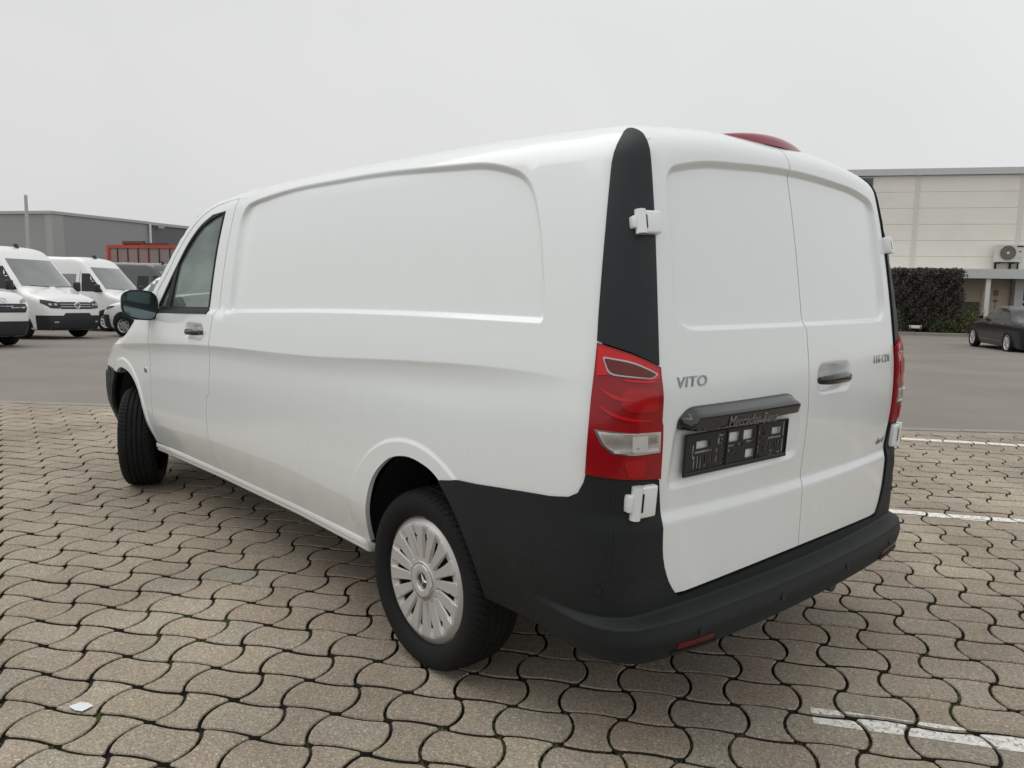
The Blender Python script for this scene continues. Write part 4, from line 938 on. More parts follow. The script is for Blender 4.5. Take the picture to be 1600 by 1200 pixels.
mr=N.new('ShaderNodeMapRange');L.new(n2.outputs['Fac'],mr.inputs[0]);mr.inputs[1].default_value=.34;mr.inputs[2].default_value=.42;L.new(mr.outputs[0],b.inputs['Alpha'])
def clip(poly,a,b_,c):   # keep a*x+b*y<=c
    o=[];n=len(poly)
    for i in range(n):
        p,q=poly[i],poly[(i+1)%n];dp=a*p[0]+b_*p[1]-c;dq=a*q[0]+b_*q[1]-c
        if dp<=0: o.append(p)
        if dp*dq<0: t=dp/(dp-dq);o.append(p+(q-p)*t)
    return o
for (tc_,h0,h1,lw) in ((-.137,.0,5.2,.100),(2.616,-.02,5.6,.112),(5.375,-.02,6.5,.115)):
    V=[];Fc=[]
    for k,(i,j,wv,d,vis) in enumerate(cells):
        c=np.array([H0+(i+.5)*SH,T0+(j-.5)*ST_])
        if abs((wv@TV2)-tc_)>.3 or not(h0-.2<(wv@HV)<h1+.2): continue
        _,_,par,dz,tx,ty,rz=ht_cells[k];r0=STM[par][0]+c
        P=[p for p in r0]
        cl,sl_=math.cos(LA),math.sin(LA)
        for ah,at,cc in ((0,1,tc_+lw/2),(0,-1,-(tc_-lw/2)),(-1,0,-h0),(1,0,h1)):
            if not P: break
            kp=ah*cl+at*sl_;kq=-ah*sl_+at*cl;c0=ah*LP0[0]+at*LP0[1]-kp*LP0[0]-kq*LP0[1];P=clip(P,kp,kq,cc-c0)
        if len(P)<3: continue
        R=np.array(Matrix.Rotation(rz,3,'Z')@Matrix.Rotation(ty,3,'Y')@Matrix.Rotation(tx,3,'X'))
        Q=np.array([[*(LW(*p)-wv),.0014] for p in P])@R.T+np.array([wv[0],wv[1],dz])
        n0=len(V);V+=[tuple(q) for q in Q];Fc.append(tuple(range(n0,n0+len(Q))))
    me=mesh_nm('parking_line',V,Fc,smooth=False)
    for f in me.polygons:
        pass
    o=link('parking_line',me,PAINT);o['kind']='structure'
    if me.polygons[0].normal.z<0: me.flip_normals()
# concrete edging stones and asphalt
_q=[EA-ED*40-EN*.20,EB+ED*40-EN*.20,EB+ED*40+EN*.03,EA-ED*40+EN*.03]
quad_sheet('edge_mortar',_q,-.007,pm('edge_mortar',(.30,.265,.215),.9,var=.3,vscale=14,bump=.4,bscale=150,world=True))
EDGE=pm('grey_edging_concrete',(.30,.275,.235),.85,var=.25,vscale=5,bump=.3,bscale=120,world=True)
ED3=bpy.data.objects.new('paving_edging',None);COL.objects.link(ED3);ED3['kind']='structure'
bm=bmesh.new();add_box(bm,(-.496,-.045,-.12),(.496,.045,.006),None,.006,1);em=bpy.data.meshes.new('edging_stone');bm.to_mesh(em);bm.free();em.materials.append(EDGE)
ang=math.atan2(ED[1],ED[0])
for k in range(-6,24):
    p=EA+ED*(k+.5)+EN*.065;o=bpy.data.objects.new('edging_stone',em);COL.objects.link(o);o.parent=ED3;o.location=(p[0],p[1],random.uniform(-.003,.003));o.rotation_euler=(0,0,ang)
def asphalt(name,c1,c2):
    M=pm(name,c1,.88,col2=c2,vscale=.55,detail=7,bump=.4,bscale=140,dirt=((c1[0]*1.3,c1[1]*1.28,c1[2]*1.22),1.3,.52,.8,.6),world=True);return M
ASP=asphalt('worn_asphalt',(.150,.134,.116),(.265,.240,.210));ASP2=asphalt('pale_gravel_asphalt',(.22,.185,.135),(.33,.285,.215))
# the yard falls gently away from the paving for twenty metres, then runs level
SLOPE,DMAX=.028,20.
def ground_z(q): return -SLOPE*float(np.clip((np.asarray(q,float)[:2]-EA)@EN-.1,0,DMAX))
def ground_sheet(name,pts,dz,mat,kind='structure'):
    bm=bmesh.new();bm.faces.new([bm.verts.new((float(x),float(y),0)) for x,y in pts]);k=EA+EN*(DMAX+.1)
    bmesh.ops.bisect_plane(bm,geom=list(bm.verts)+list(bm.edges)+list(bm.faces),plane_co=(k[0],k[1],0),plane_no=(EN[0],EN[1],0))
    for v in bm.verts: v.co.z=ground_z(v.co)+dz
    bmesh.ops.triangulate(bm,faces=bm.faces)
    for f in bm.faces:
        f.normal_update()
        if f.normal.z<0: f.normal_flip()
    me=bpy.data.meshes.new(name);bm.to_mesh(me);bm.free();o=link(name,me,mat);o['kind']=kind;return o
s0=EA-ED*400+EN*.115;s1=EB+ED*400+EN*.115
ground_sheet('road',[s0,s1,s1+EN*700,s0+EN*700],-.006,ASP)
quad_sheet('ground',[(-900,-900),(900,-900),(900,900),(-900,900)],-1.2,ASP)
# pale parking strip on the left with its drainage joint
a,b_=np.array([18.2,-.45]),np.array([17.6,-2.6]);dd=(b_-a)/np.linalg.norm(b_-a);nn_=np.array([-dd[1],dd[0]]);nn_=nn_ if nn_[0]>0 else -nn_
ground_sheet('parking_strip',[a-dd*40,a+dd*9,a+dd*9+nn_*60,a-dd*40+nn_*60],-.001,ASP2)
ground_sheet('gutter',[a-dd*40-nn_*.05,a+dd*9-nn_*.05,a+dd*9+nn_*.05,a-dd*40+nn_*.05],.003,pm('dark_gutter',(.05,.045,.04),.9,var=.3))
# moss and grass in the joints, litter
MOSS=pm('joint_moss',(.10,.115,.028),.95,var=.5,vscale=60,bump=.8,bscale=200)
GRASS=pm('joint_grass',(.13,.15,.04),.8,col2=(.20,.15,.06),vscale=40)
def joint_point(i,j,r):
    pts=edgeT(i,j)+edgeH(i,j);p=pts[r.randrange(len(pts))];return LW(*p)
r=random.Random(3);V=[];Fc=[];V2=[];F2=[]
seeds=[]
for q in [(150,1135),(55,1195),(275,985),(350,960),(240,950),(395,880),(820,1140),(1075,1160),(1490,1110),(1440,1010),(1265,960),(1180,1185),(1590,1040),(700,1180),(905,1170),(1245,960)]:
    dx,dy=(q[0]-800)/PXF,(600-q[1])/PXF;dr=FW+RT*dx+UP*dy;t=-CAM[2]/dr[2];seeds.append((CAM+dr*t)[:2])
jp=[]
for i in range(-40,30):
    for j in range(-10,26):
        for p in edgeT(i,j,8)+edgeH(i,j,8): jp.append(LW(*p))
jp=np.array(jp)
for sidx,sd_ in enumerate(seeds):
    d=np.hypot(*(jp-sd_).T);near=[q for q in jp[d<.13+.05*(sidx%3)] if r.random()<.75]
    for p in near:
        for _ in range(3):
            c=p+np.array([r.gauss(0,.006),r.gauss(0,.006)]);rad=r.uniform(.004,.009);n0=len(V);V.append((c[0],c[1],-.012+r.uniform(.003,.010)))
            for k in range(6): V.append((c[0]+rad*math.cos(k*PI/3),c[1]+rad*math.sin(k*PI/3),-.021))
            for k in range(6): Fc.append((n0,n0+1+k,n0+1+(k+1)%6))
        if (sidx in (0,8,10,15) and r.random()<.5) or r.random()<.02:
            for _ in range(3):
                a=r.uniform(0,2*PI);h=r.uniform(.008,.024);l=r.uniform(.003,.018);c=p+np.array([r.gauss(0,.006),r.gauss(0,.006)]);w_=.0011
                n0=len(V2);V2+=[(c[0]-w_*math.sin(a),c[1]+w_*math.cos(a),-.012),(c[0]+w_*math.sin(a),c[1]-w_*math.cos(a),-.012),(c[0]+l*math.cos(a),c[1]+l*math.sin(a),h-.006)];F2.append((n0,n0+1,n0+2))
o=link('moss',mesh_nm('moss',V,Fc),MOSS);o['kind']='stuff'
o=link('joint_grass_blades',mesh_nm('joint_grass_blades',V2,F2,smooth=False),GRASS);o['kind']='stuff';o.name='grass'
bm=bmesh.new();gx=(CAM+(FW+RT*(127-800)/PXF+UP*(600-1106)/PXF)*(-CAM[2]/(FW+RT*(127-800)/PXF+UP*(600-1106)/PXF)[2]))
vs=[bm.verts.new((x,y,z)) for x,y,z in ((-.030,-.022,.0005),(.0,-.026,.003),(.030,-.020,.001),(.034,.018,.006),(.002,.024,.002),(-.026,.020,.0015))]
bm.faces.new((vs[0],vs[1],vs[4],vs[5]));bm.faces.new((vs[1],vs[2],vs[3],vs[4]));ex=bmesh.ops.extrude_face_region(bm,geom=list(bm.faces));bmesh.ops.translate(bm,vec=(0,0,.0006),verts=[v for v in ex['geom'] if isinstance(v,bmesh.types.BMVert)])
pp=bobj('paper_scrap',bm,pm('white_paper',(.72,.74,.77),.7,var=.08),smooth=0);pp.location=(gx[0],gx[1],.002);pp.rotation_euler=(0,0,.5)
tag(pp,'small torn white paper scrap lying on a paving stone, far left foreground','litter')
# ---------------------------------------------------------------- parked vehicles in the background
VWHITE=pm('white_van_paint',(.80,.80,.79),.35,coat=.8,coat_r=.05,var=.03,vscale=2)
VDARK=pm('dark_grey_van_paint',(.055,.06,.066),.35,coat=.8,var=.05)
VBLACK=pm('black_car_paint',(.006,.007,.010),.3,spec=.3,coat=.4,coat_r=.03,var=.05)
VGLASS=pm('dark_car_glass',(.05,.06,.06),.06,spec=.9,coat=1,coat_r=.01,var=.5,vscale=1.6,col2=(.24,.27,.26))
VGLAS2=pm('black_car_glass',(.010,.013,.014),.12,spec=.3,coat=.25,coat_r=.02,var=.3)
VPLAST=pm('bumper_plastic',(.016,.018,.022),.5,var=.2)
VLAMP=pm('headlamp_glass',(.33,.34,.35),.12,coat=1,var=.5,vscale=18,col2=(.06,.06,.065))
ALLOY=pm('alloy_wheel',(.62,.62,.62),.3,metal=.7,var=.08)
def on_ground(t,p,hd):
    d=(np.asarray(p)-EA)@EN;k=SLOPE if d<DMAX else 0
    n=Vector((k*EN[0],k*EN[1],1)).normalized();x=Vector((hd[0],hd[1],0));x=(x-n*x.dot(n)).normalized();y=n.cross(x);t.matrix_world=frame((p[0],p[1],ground_z(p)),x,y,n)
HV3=math.atan2(HV[1],HV[0])
def hdg(a): return np.array([math.cos(a),math.sin(a)])
class Car:
    def __init__(s,HXp,Wp,L_,XFp,z0=.24,crown=.05,rr=(.12,.25,.14,.22,.06),taper=.10):
        s.H=spline(*zip(*HXp));s.Wd=spline(*zip(*Wp));s.L=L_;s.XF=spline(*zip(*XFp));s.z0=z0;s.cr=crown;s.rr=rr;s.tp=taper
        s.m=maps(s.F,PC=(-1.2,0,1.6),y1=1.5,xr=(-L_/2,-L_-.5),xf=(-L_/2,.6),zt=(s.z0+.15,3.2))
    def F(s,x,y,z):
        x,y,z=np.broadcast_arrays(np.atleast_1d(np.asarray(x,float)),np.asarray(y,float),np.asarray(z,float))
        a=np.abs(y);u=lambda d,r:np.maximum(1-d/r,0);q=2.4;r=s.rr
        ds=s.Wd(z)-s.tp*sst(-1.1,.05,x)**1.5-.05*sst(-s.L+.8,-s.L,x)-a
        dt=s.H(x+.18*y*y*sst(-2.6,-1.6,x))-s.cr*(a/.9)**2.5-z
        df=s.XF(z)-.14*(a/.9)**2.6-x;dr=x+s.L-.05*(a/.9)**2;db=z-s.z0
        return 1-(u(ds,r[0])**q+u(dr,r[1])**q+u(dt,r[2])**q+u(df,r[3])**q+u(db,r[4])**q)**(1/q)
    def shell(s,name,mat,par,nu=150,nv=70,zc=.75):
        th=np.linspace(0,2*PI,nu,endpoint=False);ph=np.linspace(-PI/2+.02,PI/2-.02,nv)
        T_,P_=np.meshgrid(th,ph);d=np.stack([np.cos(P_)*np.cos(T_)*s.L/2,np.cos(P_)*np.sin(T_)*.95,np.sin(P_)*.9],-1).reshape(-1,3)
        c=np.array([-s.L/2,0,zc]);r=bisect(lambda r:s.F(c[0]+r*d[:,0],c[1]+r*d[:,1],c[2]+r*d[:,2]),np.full(len(d),.05),np.full(len(d),4.))
        P=c+d*r[:,None];n=grad(s.F,P,2e-3);Fc=[]
        i=np.arange(nu);j=(i+1)%nu
        for k in range(nv-1): Fc+= [tuple(f) for f in np.stack([k*nu+i,k*nu+j,(k+1)*nu+j,(k+1)*nu+i],1)]
        Fc.append(tuple(range(nu))[::-1]);Fc.append(tuple((nv-1)*nu+i for i in range(nu)))
        me=mesh_nm(name,P,Fc);LN=[n[v] for f in Fc for v in f];me.normals_split_custom_set([tuple(x) for x in LN]);return link(name,me,mat,par)
    def patch(s,name,poly,mp_,mat,par,off=.006,grid=.12,mirror=False,fl=.02):
        return panel(name,poly,s.m[mp_],s.F,mat,par,off=off,grid=grid,edge=grid*.5,flange=fl,mirror=mirror)
def bgwheel_meshes(R,rim_r,spokes,mat,w_=.22):
    V,Fq=lathe([(rim_r,-w_/2+.02),(R*.93,-w_/2),(R,-w_/2+.03),(R,w_/2-.03),(R*.93,w_/2),(rim_r,w_/2-.02)],40);ty=mesh_nm('tyre',V,Fq[:,::-1]);ty.materials.append(TYRE)
    bm=bmesh.new()
    me=mesh_nm('x',*lathe([(rim_r+.005,w_/2-.022),(rim_r-.02,w_/2-.015),(rim_r-.03,w_/2-.05)],40));bm.from_mesh(me)
    add_cyl(bm,(0,w_/2-.09,0),(0,w_/2-.02,0),rim_r*.30,rim_r*.24,24)
    for k in range(spokes):
        a=k*2*PI/spokes;add_box(bm,(rim_r*.2,w_/2-.055,-rim_r*.62/spokes*2),(rim_r-.012,w_/2-.024,rim_r*.62/spokes*2),Matrix.Rotation(a,4,'Y'),.006,1)
    bmesh.ops.recalc_face_normals(bm,faces=bm.faces);rm=bpy.data.meshes.new('rim');bm.to_mesh(rm);bm.free();rm.materials.append(mat)
    bm=bmesh.new();add_cyl(bm,(0,-w_/2+.02,0),(0,w_/2-.10,0),rim_r-.005,None,32);hb=bpy.data.meshes.new('brake_disc');bm.to_mesh(hb);bm.free();hb.materials.append(DARKIN)
    return ty,rm,hb
def bgwheel(par,meshes,x,y,R,steer=0):
    o=link('wheel',meshes[2],None,par);o.location=(x,y,R);o.rotation_euler=(0,random.uniform(0,1),(0 if y>0 else PI)+steer)
    link('tyre',meshes[0],None,o);link('rim',meshes[1],None,o)
def arch(car,par,x,R,zc=None):
    zc=zc or R
    car.patch('dark_arch_patch',[(x+(R+.07)*math.cos(a),max(zc+(R+.07)*math.sin(a),car.z0+.07)) for a in np.linspace(-.5,PI+.5,22)],'side',VPLAST,par,off=.004,grid=.12,mirror=True)  # flat dark patch on the body side, painted in for the shaded wheel hollow
def roundel(par,P,n,r,body=None):
    n=Vector(n).normalized();rt=Vector((0,0,1)).cross(n).normalized();up=n.cross(rt)
    M=frame(Vector(P)+n*.012,rt,up,n);V,Fq=lathe([(r+.016*math.cos(a)*r/.08,.016*math.sin(a)*r/.08) for a in np.linspace(0,2*PI,9)],28)
    me=mesh_nm('emblem',V,Fq);me.transform(M@Matrix.Rotation(PI/2,4,'X'));e=link('emblem',me,CHROME,par)
    if body:
        for t,dy in body: text('emblem_letter',t,r*1.05,CHROME,M@Matrix.Translation((0,dy,.0)),e,.004)
CWM=bgwheel_meshes(.345,.215,8,ALLOY);SWM=bgwheel_meshes(.335,.24,10,ALLOY);MWM=bgwheel_meshes(.33,.21,7,ALLOY)
# --- tall vans
TALL=Car([(-6.2,2.56),(-5.5,2.60),(-3,2.60),(-2.3,2.57),(-2.0,2.47),(-1.8,2.30),(-1.5,2.00),(-1.2,1.70),(-.92,1.42),(-.75,1.34),(-.4,1.23),(-.15,1.12),(.1,.9)],
 [(.2,.93),(.5,.985),(.9,1.01),(1.2,1.005),(1.5,.97),(2.0,.895),(2.4,.83),(2.7,.76)],6.0,[(.2,-.06),(.45,-.0),(.7,.0),(.9,-.03),(1.1,-.10),(1.4,-.2),(2.6,-.3)])
def tall_van(p,hd,label,mat=None,grp='white vans parked in a row'):
    t=thing('parked_van',label,'van',(0,0,0),0,grp);on_ground(t,p,hd)
    c=TALL;b=c.shell('body',mat or VWHITE,t)
    c.patch('windscreen',[(-.80,1.46),(.80,1.46),(.80,1.52),(.72,2.22),(-.72,2.22),(-.80,1.52)],'front',VGLASS,t)
    c.patch('front_door_window',[(-1.12,1.36),(-1.98,1.38),(-2.02,2.0),(-1.72,2.0)],'side',VGLAS2,t,mirror=True)
    c.patch('side_window',[(-2.25,1.42),(-2.9,1.42),(-2.9,1.98),(-2.25,1.98)],'side',VGLAS2 if mat else VGLASS,t,mirror=True)
    for s in (1,-1):
        hl_=c.patch('headlight',[(s*.50,.90),(s*.52,1.02),(s*.90,1.09),(s*.93,1.00),(s*.78,.86),(s*.56,.85)],'front',VPLAST,t,off=.010,grid=.06)
        for q in (.62,.76): c.patch('lamp_unit',[(s*q+.042*math.cos(a),.955+.030*math.sin(a)) for a in np.linspace(0,2*PI,10,endpoint=False)],'front',CLEARL,hl_,off=.016,grid=.05)
    gr_=c.patch('grille',[(-.52,.84),(.52,.84),(.50,1.03),(-.50,1.03)],'front',VPLAST,t,off=.008)
    for z in (.90,.965): c.patch('grille_bar',[(-.50,z-.010),(.50,z-.010),(.50,z+.008),(-.50,z+.008)],'front',SATIN,gr_,off=.016)
    P=c.m['front'](np.array([0.]),np.array([.935]))[0]
    roundel(gr_,P+np.array([.012,0,0]),(1,0,0),.082,[('V',.05),('W',-.03)])
    u0=1.86;us=np.linspace(u0,2*PI-u0,40)
    c2=maps(c.F,PC=(-.75,0,1.6))['polar']
    panel('front_bumper',[(u,.27) for u in us]+[(u,.66-.05*math.cos(u*2)*0+ (.07 if abs(u-PI)<.55 else 0)) for u in us[::-1]],c2,c.F,VPLAST,t,off=.012,grid=.1,edge=.06)
    bp_=t.children[-1]
    for s in (1,-1): c.patch('fog_lamp',[(s*.60,.46),(s*.72,.46),(s*.72,.50),(s*.60,.50)],'front',CHROME,bp_,off=.02,grid=.06)
    for x in (-1.02,-4.65): arch(c,t,x,.345)
    for x,st in ((-1.02,0),(-4.65,0)):
        for y in (.905,-.905): bgwheel(t,CWM,x,y,.345,st)
    for s in (1,-1):
        bm=bmesh.new();add_box(bm,(-1.30,1.0 if s>0 else -1.20,1.34),(-1.16,1.20 if s>0 else -1.0,1.62),None,.05,3);mm=bobj('mirror',bm,VPLAST,t)
        boxo('mirror_arm',(-1.26,.93 if s>0 else -1.05,1.36),(-1.20,1.05 if s>0 else -.93,1.42),VPLAST,mm)
    c.patch('door_seam',[(-2.09,.6),(-2.10,2.1),(-2.085,2.1),(-2.075,.6)],'side',SEAMB,t,off=.002,fl=0,mirror=True)
    c.patch('swage_line',[(-1.5,1.16),(-5.6,1.12),(-5.6,1.135),(-1.5,1.175)],'side',SATIN,t,off=.002,fl=0,mirror=True)
    bm=bmesh.new();vs=add_box(bm,(-2.32,-.02,2.55),(-2.16,.02,2.68),None,.01,1)
    for v in vs:
        if v.co.z>2.6: v.co.x-=.06
    bobj('roof_antenna',bm,VPLAST,t)
    for s in (1,-1):
        bm=bmesh.new();add_cyl(bm,(-.93,s*.1,1.45),(-.90,s*.72,1.47),.012,None,6);bobj('wiper',bm,VPLAST,t)
    return t
left_of=lambda hd:np.array([-hd[1],hd[0]])
C1=np.array([23.72,-3.33])
tall_van(C1,hdg(-2.64),'tall white van with round emblem on dark grille, nearest whole van of the left row')
tall_van(np.array([28.6,-6.8]),hdg(HV3),'tall white van behind the nearer one, its dark side window seen between them')
# --- another white van at the very left edge: only its blunt nose reaches into the picture
NOSE=Car([(-6.2,2.2),(-2.4,2.2),(-2.0,2.05),(-1.5,1.62),(-1.2,1.40),(-.8,1.33),(-.35,1.26),(-.1,1.14),(.1,.95)],
 [(.2,.90),(.5,.96),(.9,1.0),(1.2,.99),(1.5,.95),(2.0,.88),(2.6,.80)],5.8,[(.2,-.05),(.45,0),(.7,.02),(.95,0),(1.15,-.06),(1.4,-.2),(2.6,-.3)])
def nose_van(p,hd):
    t=thing('parked_van','white van at the left picture edge, only its rounded nose showing','van',(0,0,0),0,'white vans parked in a row');on_ground(t,p,hd)
    c=NOSE;c.shell('body',VWHITE,t)
    c.patch('windscreen',[(-.78,1.44),(.78,1.44),(.70,2.0),(-.70,2.0)],'front',VGLASS,t)
    g_=c.patch('grille',[(-.72,.80),(.72,.80),(.78,.90),(.76,1.00),(-.76,1.00),(-.78,.90)],'front',VPLAST,t,off=.008)
    for z in (.86,.93): c.patch('grille_bar',[(-.70,z-.008),(.70,z-.008),(.70,z+.006),(-.70,z+.006)],'front',GLOSSB,g_,off=.015)
    us=np.linspace(1.80,2*PI-1.80,40);panel('front_bumper',[(u,.27) for u in us]+[(u,.60) for u in us[::-1]],maps(c.F,PC=(-.75,0,1.6))['polar'],c.F,VPLAST,t,off=.012,grid=.1,edge=.06)
    for s in (1,-1): c.patch('headlight',[(s*.62,1.01),(s*.90,1.06),(s*.92,1.16),(s*.66,1.08)],'front',VLAMP,t,off=.006,grid=.07)
    P=c.m['front'](np.array([.0]),np.array([1.075]))[0];n=grad(c.F,P[None])[0]
    M=frame(Vector(P)+Vector(n)*.004,(0,1,0),Vector(n).cross(Vector((0,1,0))),Vector(n))
    text('bonnet_lettering','IVECO',.17,pm('grey_lettering',(.56,.57,.58),.4,var=.05),M,t,.004,0,1.25)
    for x in (-1.0,-4.4):
        arch(c,t,x,.345)
        for y in (.88,-.88): bgwheel(t,CWM,x,y,.345)
    return t
nose_van(np.array([19.9,-.75]),hdg(-2.75))
# --- mid-size vans (same body shape as a delivery van, lower roof)
MID=Car([(-5.4,1.86),(-4.8,1.92),(-3,1.93),(-2.2,1.90),(-1.9,1.80),(-1.5,1.52),(-1.05,1.20),(-.8,1.12),(-.4,1.04),(-.1,.92),(.1,.75)],
 [(.2,.87),(.5,.94),(.9,.965),(1.1,.955),(1.4,.90),(1.8,.80),(2.1,.72)],5.1,[(.2,-.06),(.45,0),(.7,.0),(.9,-.06),(1.1,-.15),(2,-.3)])
def mid_van(p,hd,label,mat,grp=None):
    t=thing('parked_van',label,'van',(0,0,0),0,grp);on_ground(t,p,hd)
    c=MID;c.shell('body',mat,t)
    c.patch('windscreen',[(-.76,1.22),(.76,1.22),(.66,1.76),(-.66,1.76)],'front',VGLASS,t)
    c.patch('front_door_window',[(-1.30,1.16),(-2.15,1.18),(-2.15,1.72),(-1.95,1.72)],'side',VGLASS,t,mirror=True)
    c.patch('side_window',[(-2.35,1.2),(-3.3,1.22),(-3.3,1.70),(-2.35,1.72)],'side',VGLASS if mat is VDARK else mat,t,mirror=True)
    for s in (1,-1):
        c.patch('headlight',[(s*.50,.80),(s*.60,.74),(s*.80,.80),(s*.76,.93),(s*.52,.88)],'front',VLAMP,t,off=.008,grid=.07)
        bm=bmesh.new();add_box(bm,(-1.42,1.0 if s>0 else -1.2,1.10),(-1.30,1.2 if s>0 else -1.0,1.32),None,.04,3);mm=bobj('mirror',bm,VPLAST,t)
        boxo('mirror_arm',(-1.39,.90 if s>0 else -1.03,1.13),(-1.34,1.03 if s>0 else -.90,1.17),VPLAST,mm)
    c.patch('headlight_wing',[(-.28,.80),(-.62,.90),(-.60,.93),(-.26,.90)],'side',VPLAST,t,off=.006,grid=.06,mirror=True)
    c.patch('grille',[(-.48,.70),(.48,.70),(.46,.84),(-.46,.84)],'front',VPLAST,t,off=.008)
    us=np.linspace(1.95,2*PI-1.95,40);panel('front_bumper',[(u,.26) for u in us]+[(u,.66) for u in us[::-1]],maps(c.F,PC=(-.75,0,1.6))['polar'],c.F,VPLAST,t,off=.012,grid=.1,edge=.06)
    for x in (-.92,-4.1):
        arch(c,t,x,.345)
        for y in (.85,-.85): bgwheel(t,MWM,x,y,.33)
    bm=bmesh.new();vs=add_box(bm,(-2.30,-.02,1.88),(-2.16,.02,2.0),None,.01,1)
    for v in vs:
        if v.co.z>1.95: v.co.x-=.06
    bobj('roof_antenna',bm,VPLAST,t)
    c.patch('door_seam',[(-2.24,.5),(-2.25,1.75),(-2.235,1.75),(-2.225,.5)],'side',SEAMB,t,off=.002,fl=0,mirror=True)
    return t
mid_van(np.array([26.0,-5.05]),-HV,'low white van facing left with black plastic bumper, partly behind the big van mirror',VWHITE)
tall_van(np.array([36.0,-11.5]),hdg(HV3-.1),'dark grey tall van standing in front of the orange red framed container',VDARK,None)
# --- black saloon on the right
SAL=Car([(-5.0,.92),(-4.7,1.0),(-4.2,1.08),(-3.9,1.17),(-3.4,1.38),(-2.9,1.45),(-2.5,1.46),(-2.15,1.42),(-1.8,1.24),(-1.45,1.05),(-1.2,.99),(-.6,.90),(-.2,.80),(.05,.62)],
 [(.15,.86),(.4,.91),(.65,.935),(.85,.93),(.98,.89),(1.1,.82),(1.3,.71),(1.5,.58)],4.85,[(.15,-.10),(.35,-.02),(.55,.0),(.7,-.05),(.9,-.2),(1.5,-.4)],z0=.17,crown=.04,rr=(.08,.22,.10,.2,.06),taper=.16)
def saloon(p,hd):
    t=thing('parked_car','black saloon car at the right picture edge pointing towards the cream building','car',(0,0,0),0);on_ground(t,p,hd)
    c=SAL;c.shell('body',VBLACK,t,zc=.55)
    c.patch('windscreen',[(-.62,1.08),(.62,1.08),(.52,1.38),(-.52,1.38)],'front',VGLAS2,t)
    c.patch('side_glass',[(-1.62,1.03),(-3.75,1.06),(-3.35,1.30),(-2.9,1.36),(-2.35,1.36),(-2.1,1.30)],'side',VGLAS2,t,mirror=True)
    c.patch('glass_pillar',[(-2.72,1.03),(-2.78,1.03),(-2.78,1.37),(-2.72,1.37)],'side',VBLACK,t,off=.010,mirror=True)
    for s in (1,-1):
        c.patch('headlight',[(s*.48,.66),(s*.76,.68),(s*.70,.76),(s*.50,.73)],'front',VLAMP,t,off=.006,grid=.07)
        bm=bmesh.new();add_box(bm,(-1.82,.92 if s>0 else -1.09,1.0),(-1.66,1.09 if s>0 else -.92,1.13),None,.04,3);bobj('mirror',bm,VBLACK,t)
    c.patch('grille',[(-.42,.42),(.42,.42),(.40,.62),(-.40,.62)],'front',VPLAST,t)
    for s in (1,-1): c.patch('tail_light',[(s*.45,.78),(s*.80,.80),(s*.78,.90),(s*.47,.90)],'rear',REDD,t,off=.006,grid=.07)
    c.patch('rear_window',[(-.58,1.12),(.58,1.12),(.48,1.36),(-.48,1.36)],'rear',VGLAS2,t)
    c.patch('door_seam',[(-2.70,.35),(-2.72,1.0),(-2.708,1.0),(-2.688,.35)],'side',VPLAST,t,off=.003,fl=0,mirror=True)
    c.patch('door_handle',[(-2.55,.86),(-2.38,.86),(-2.38,.885),(-2.55,.885)],'side',SATIN,t,off=.014,mirror=True)
    c.patch('door_handle',[(-3.5,.87),(-3.33,.87),(-3.33,.895),(-3.5,.895)],'side',SATIN,t,off=.014,mirror=True)
    c.patch('trim_line',[(-.55,.42),(-.05 if False else -.30,.40),(-.30,.43),(-.55,.45)],'side',CHROME,t,mirror=True)
    c.patch('sill_line',[(-1.45,.34),(-3.4,.34),(-3.4,.355),(-1.45,.355)],'side',SATIN,t,mirror=True)
    for z,x0,x1 in ((.78,-1.3,-3.9),): c.patch('crease_line',[(x0,z),(x1,z+.04),(x1,z+.047),(x0,z+.007)],'side',VPLAST,t,off=.003,mirror=True)
    for x in (-.95,-3.9):
        arch(c,t,x,.34)
        for y in (.845,-.845): bgwheel(t,SWM,x,y,.335)
    return t
saloon(np.array([8.6,-29.3]),hdg(-.931))
# ---------------------------------------------------------------- grey warehouse on the left
CLAD=pm('grey_metal_cladding',(.30,.315,.32),.55,var=.10,vscale=.3,bump=.05,bscale=30)
CLADL=pm('light_corner_flashing',(.36,.375,.38),.5,var=.1)
CLADD=pm('dark_metal_cladding',(.12,.128,.132),.55,var=.1,vscale=.3)
TRIMW=pm('pale_roof_trim',(.42,.43,.43),.5,var=.1)
def hbox(name,h0,h1,t0,t1,z0,z1,mat,par,bev=0):
    bm=bmesh.new();add_box(bm,(h0,t0,z0),(h1,t1,z1),None,bev)
    M=Matrix(((HV[0],TV2[0],0,0),(HV[1],TV2[1],0,0),(0,0,1,0),(0,0,0,1)));bmesh.ops.transform(bm,matrix=M,verts=bm.verts)
    bmesh.ops.reverse_faces(bm,faces=bm.faces);return bobj(name,bm,mat,par,smooth=0)
WH=thing('warehouse','grey metal clad warehouse with flat roof beyond the row of white vans','building',(0,0,0))
hc,tc0=-40.85,39.56
hbox('wall',hc-40,hc,tc0,tc0+8.9,-.7,5.2,CLAD,WH);hbox('dark_wall',hc-40,hc-.05,tc0+8.92,tc0+34,-.7,5.15,CLADD,WH)
for k in range(40): hbox('cladding_joint',hc-40,hc+.02,0,0,0,0,CLAD,WH) if False else None
hbox('corner_flashing',hc-.5,hc+.03,tc0-.03,tc0+.9,-.7,5.2,CLADL,WH)
hbox('roof_trim',hc-40.2,hc+.12,tc0-.12,tc0+9.0,5.2,5.38,TRIMW,WH);hbox('roof_trim',hc-40.2,hc+.10,tc0+9.02,tc0+34.2,5.15,5.36,TRIMW,WH)
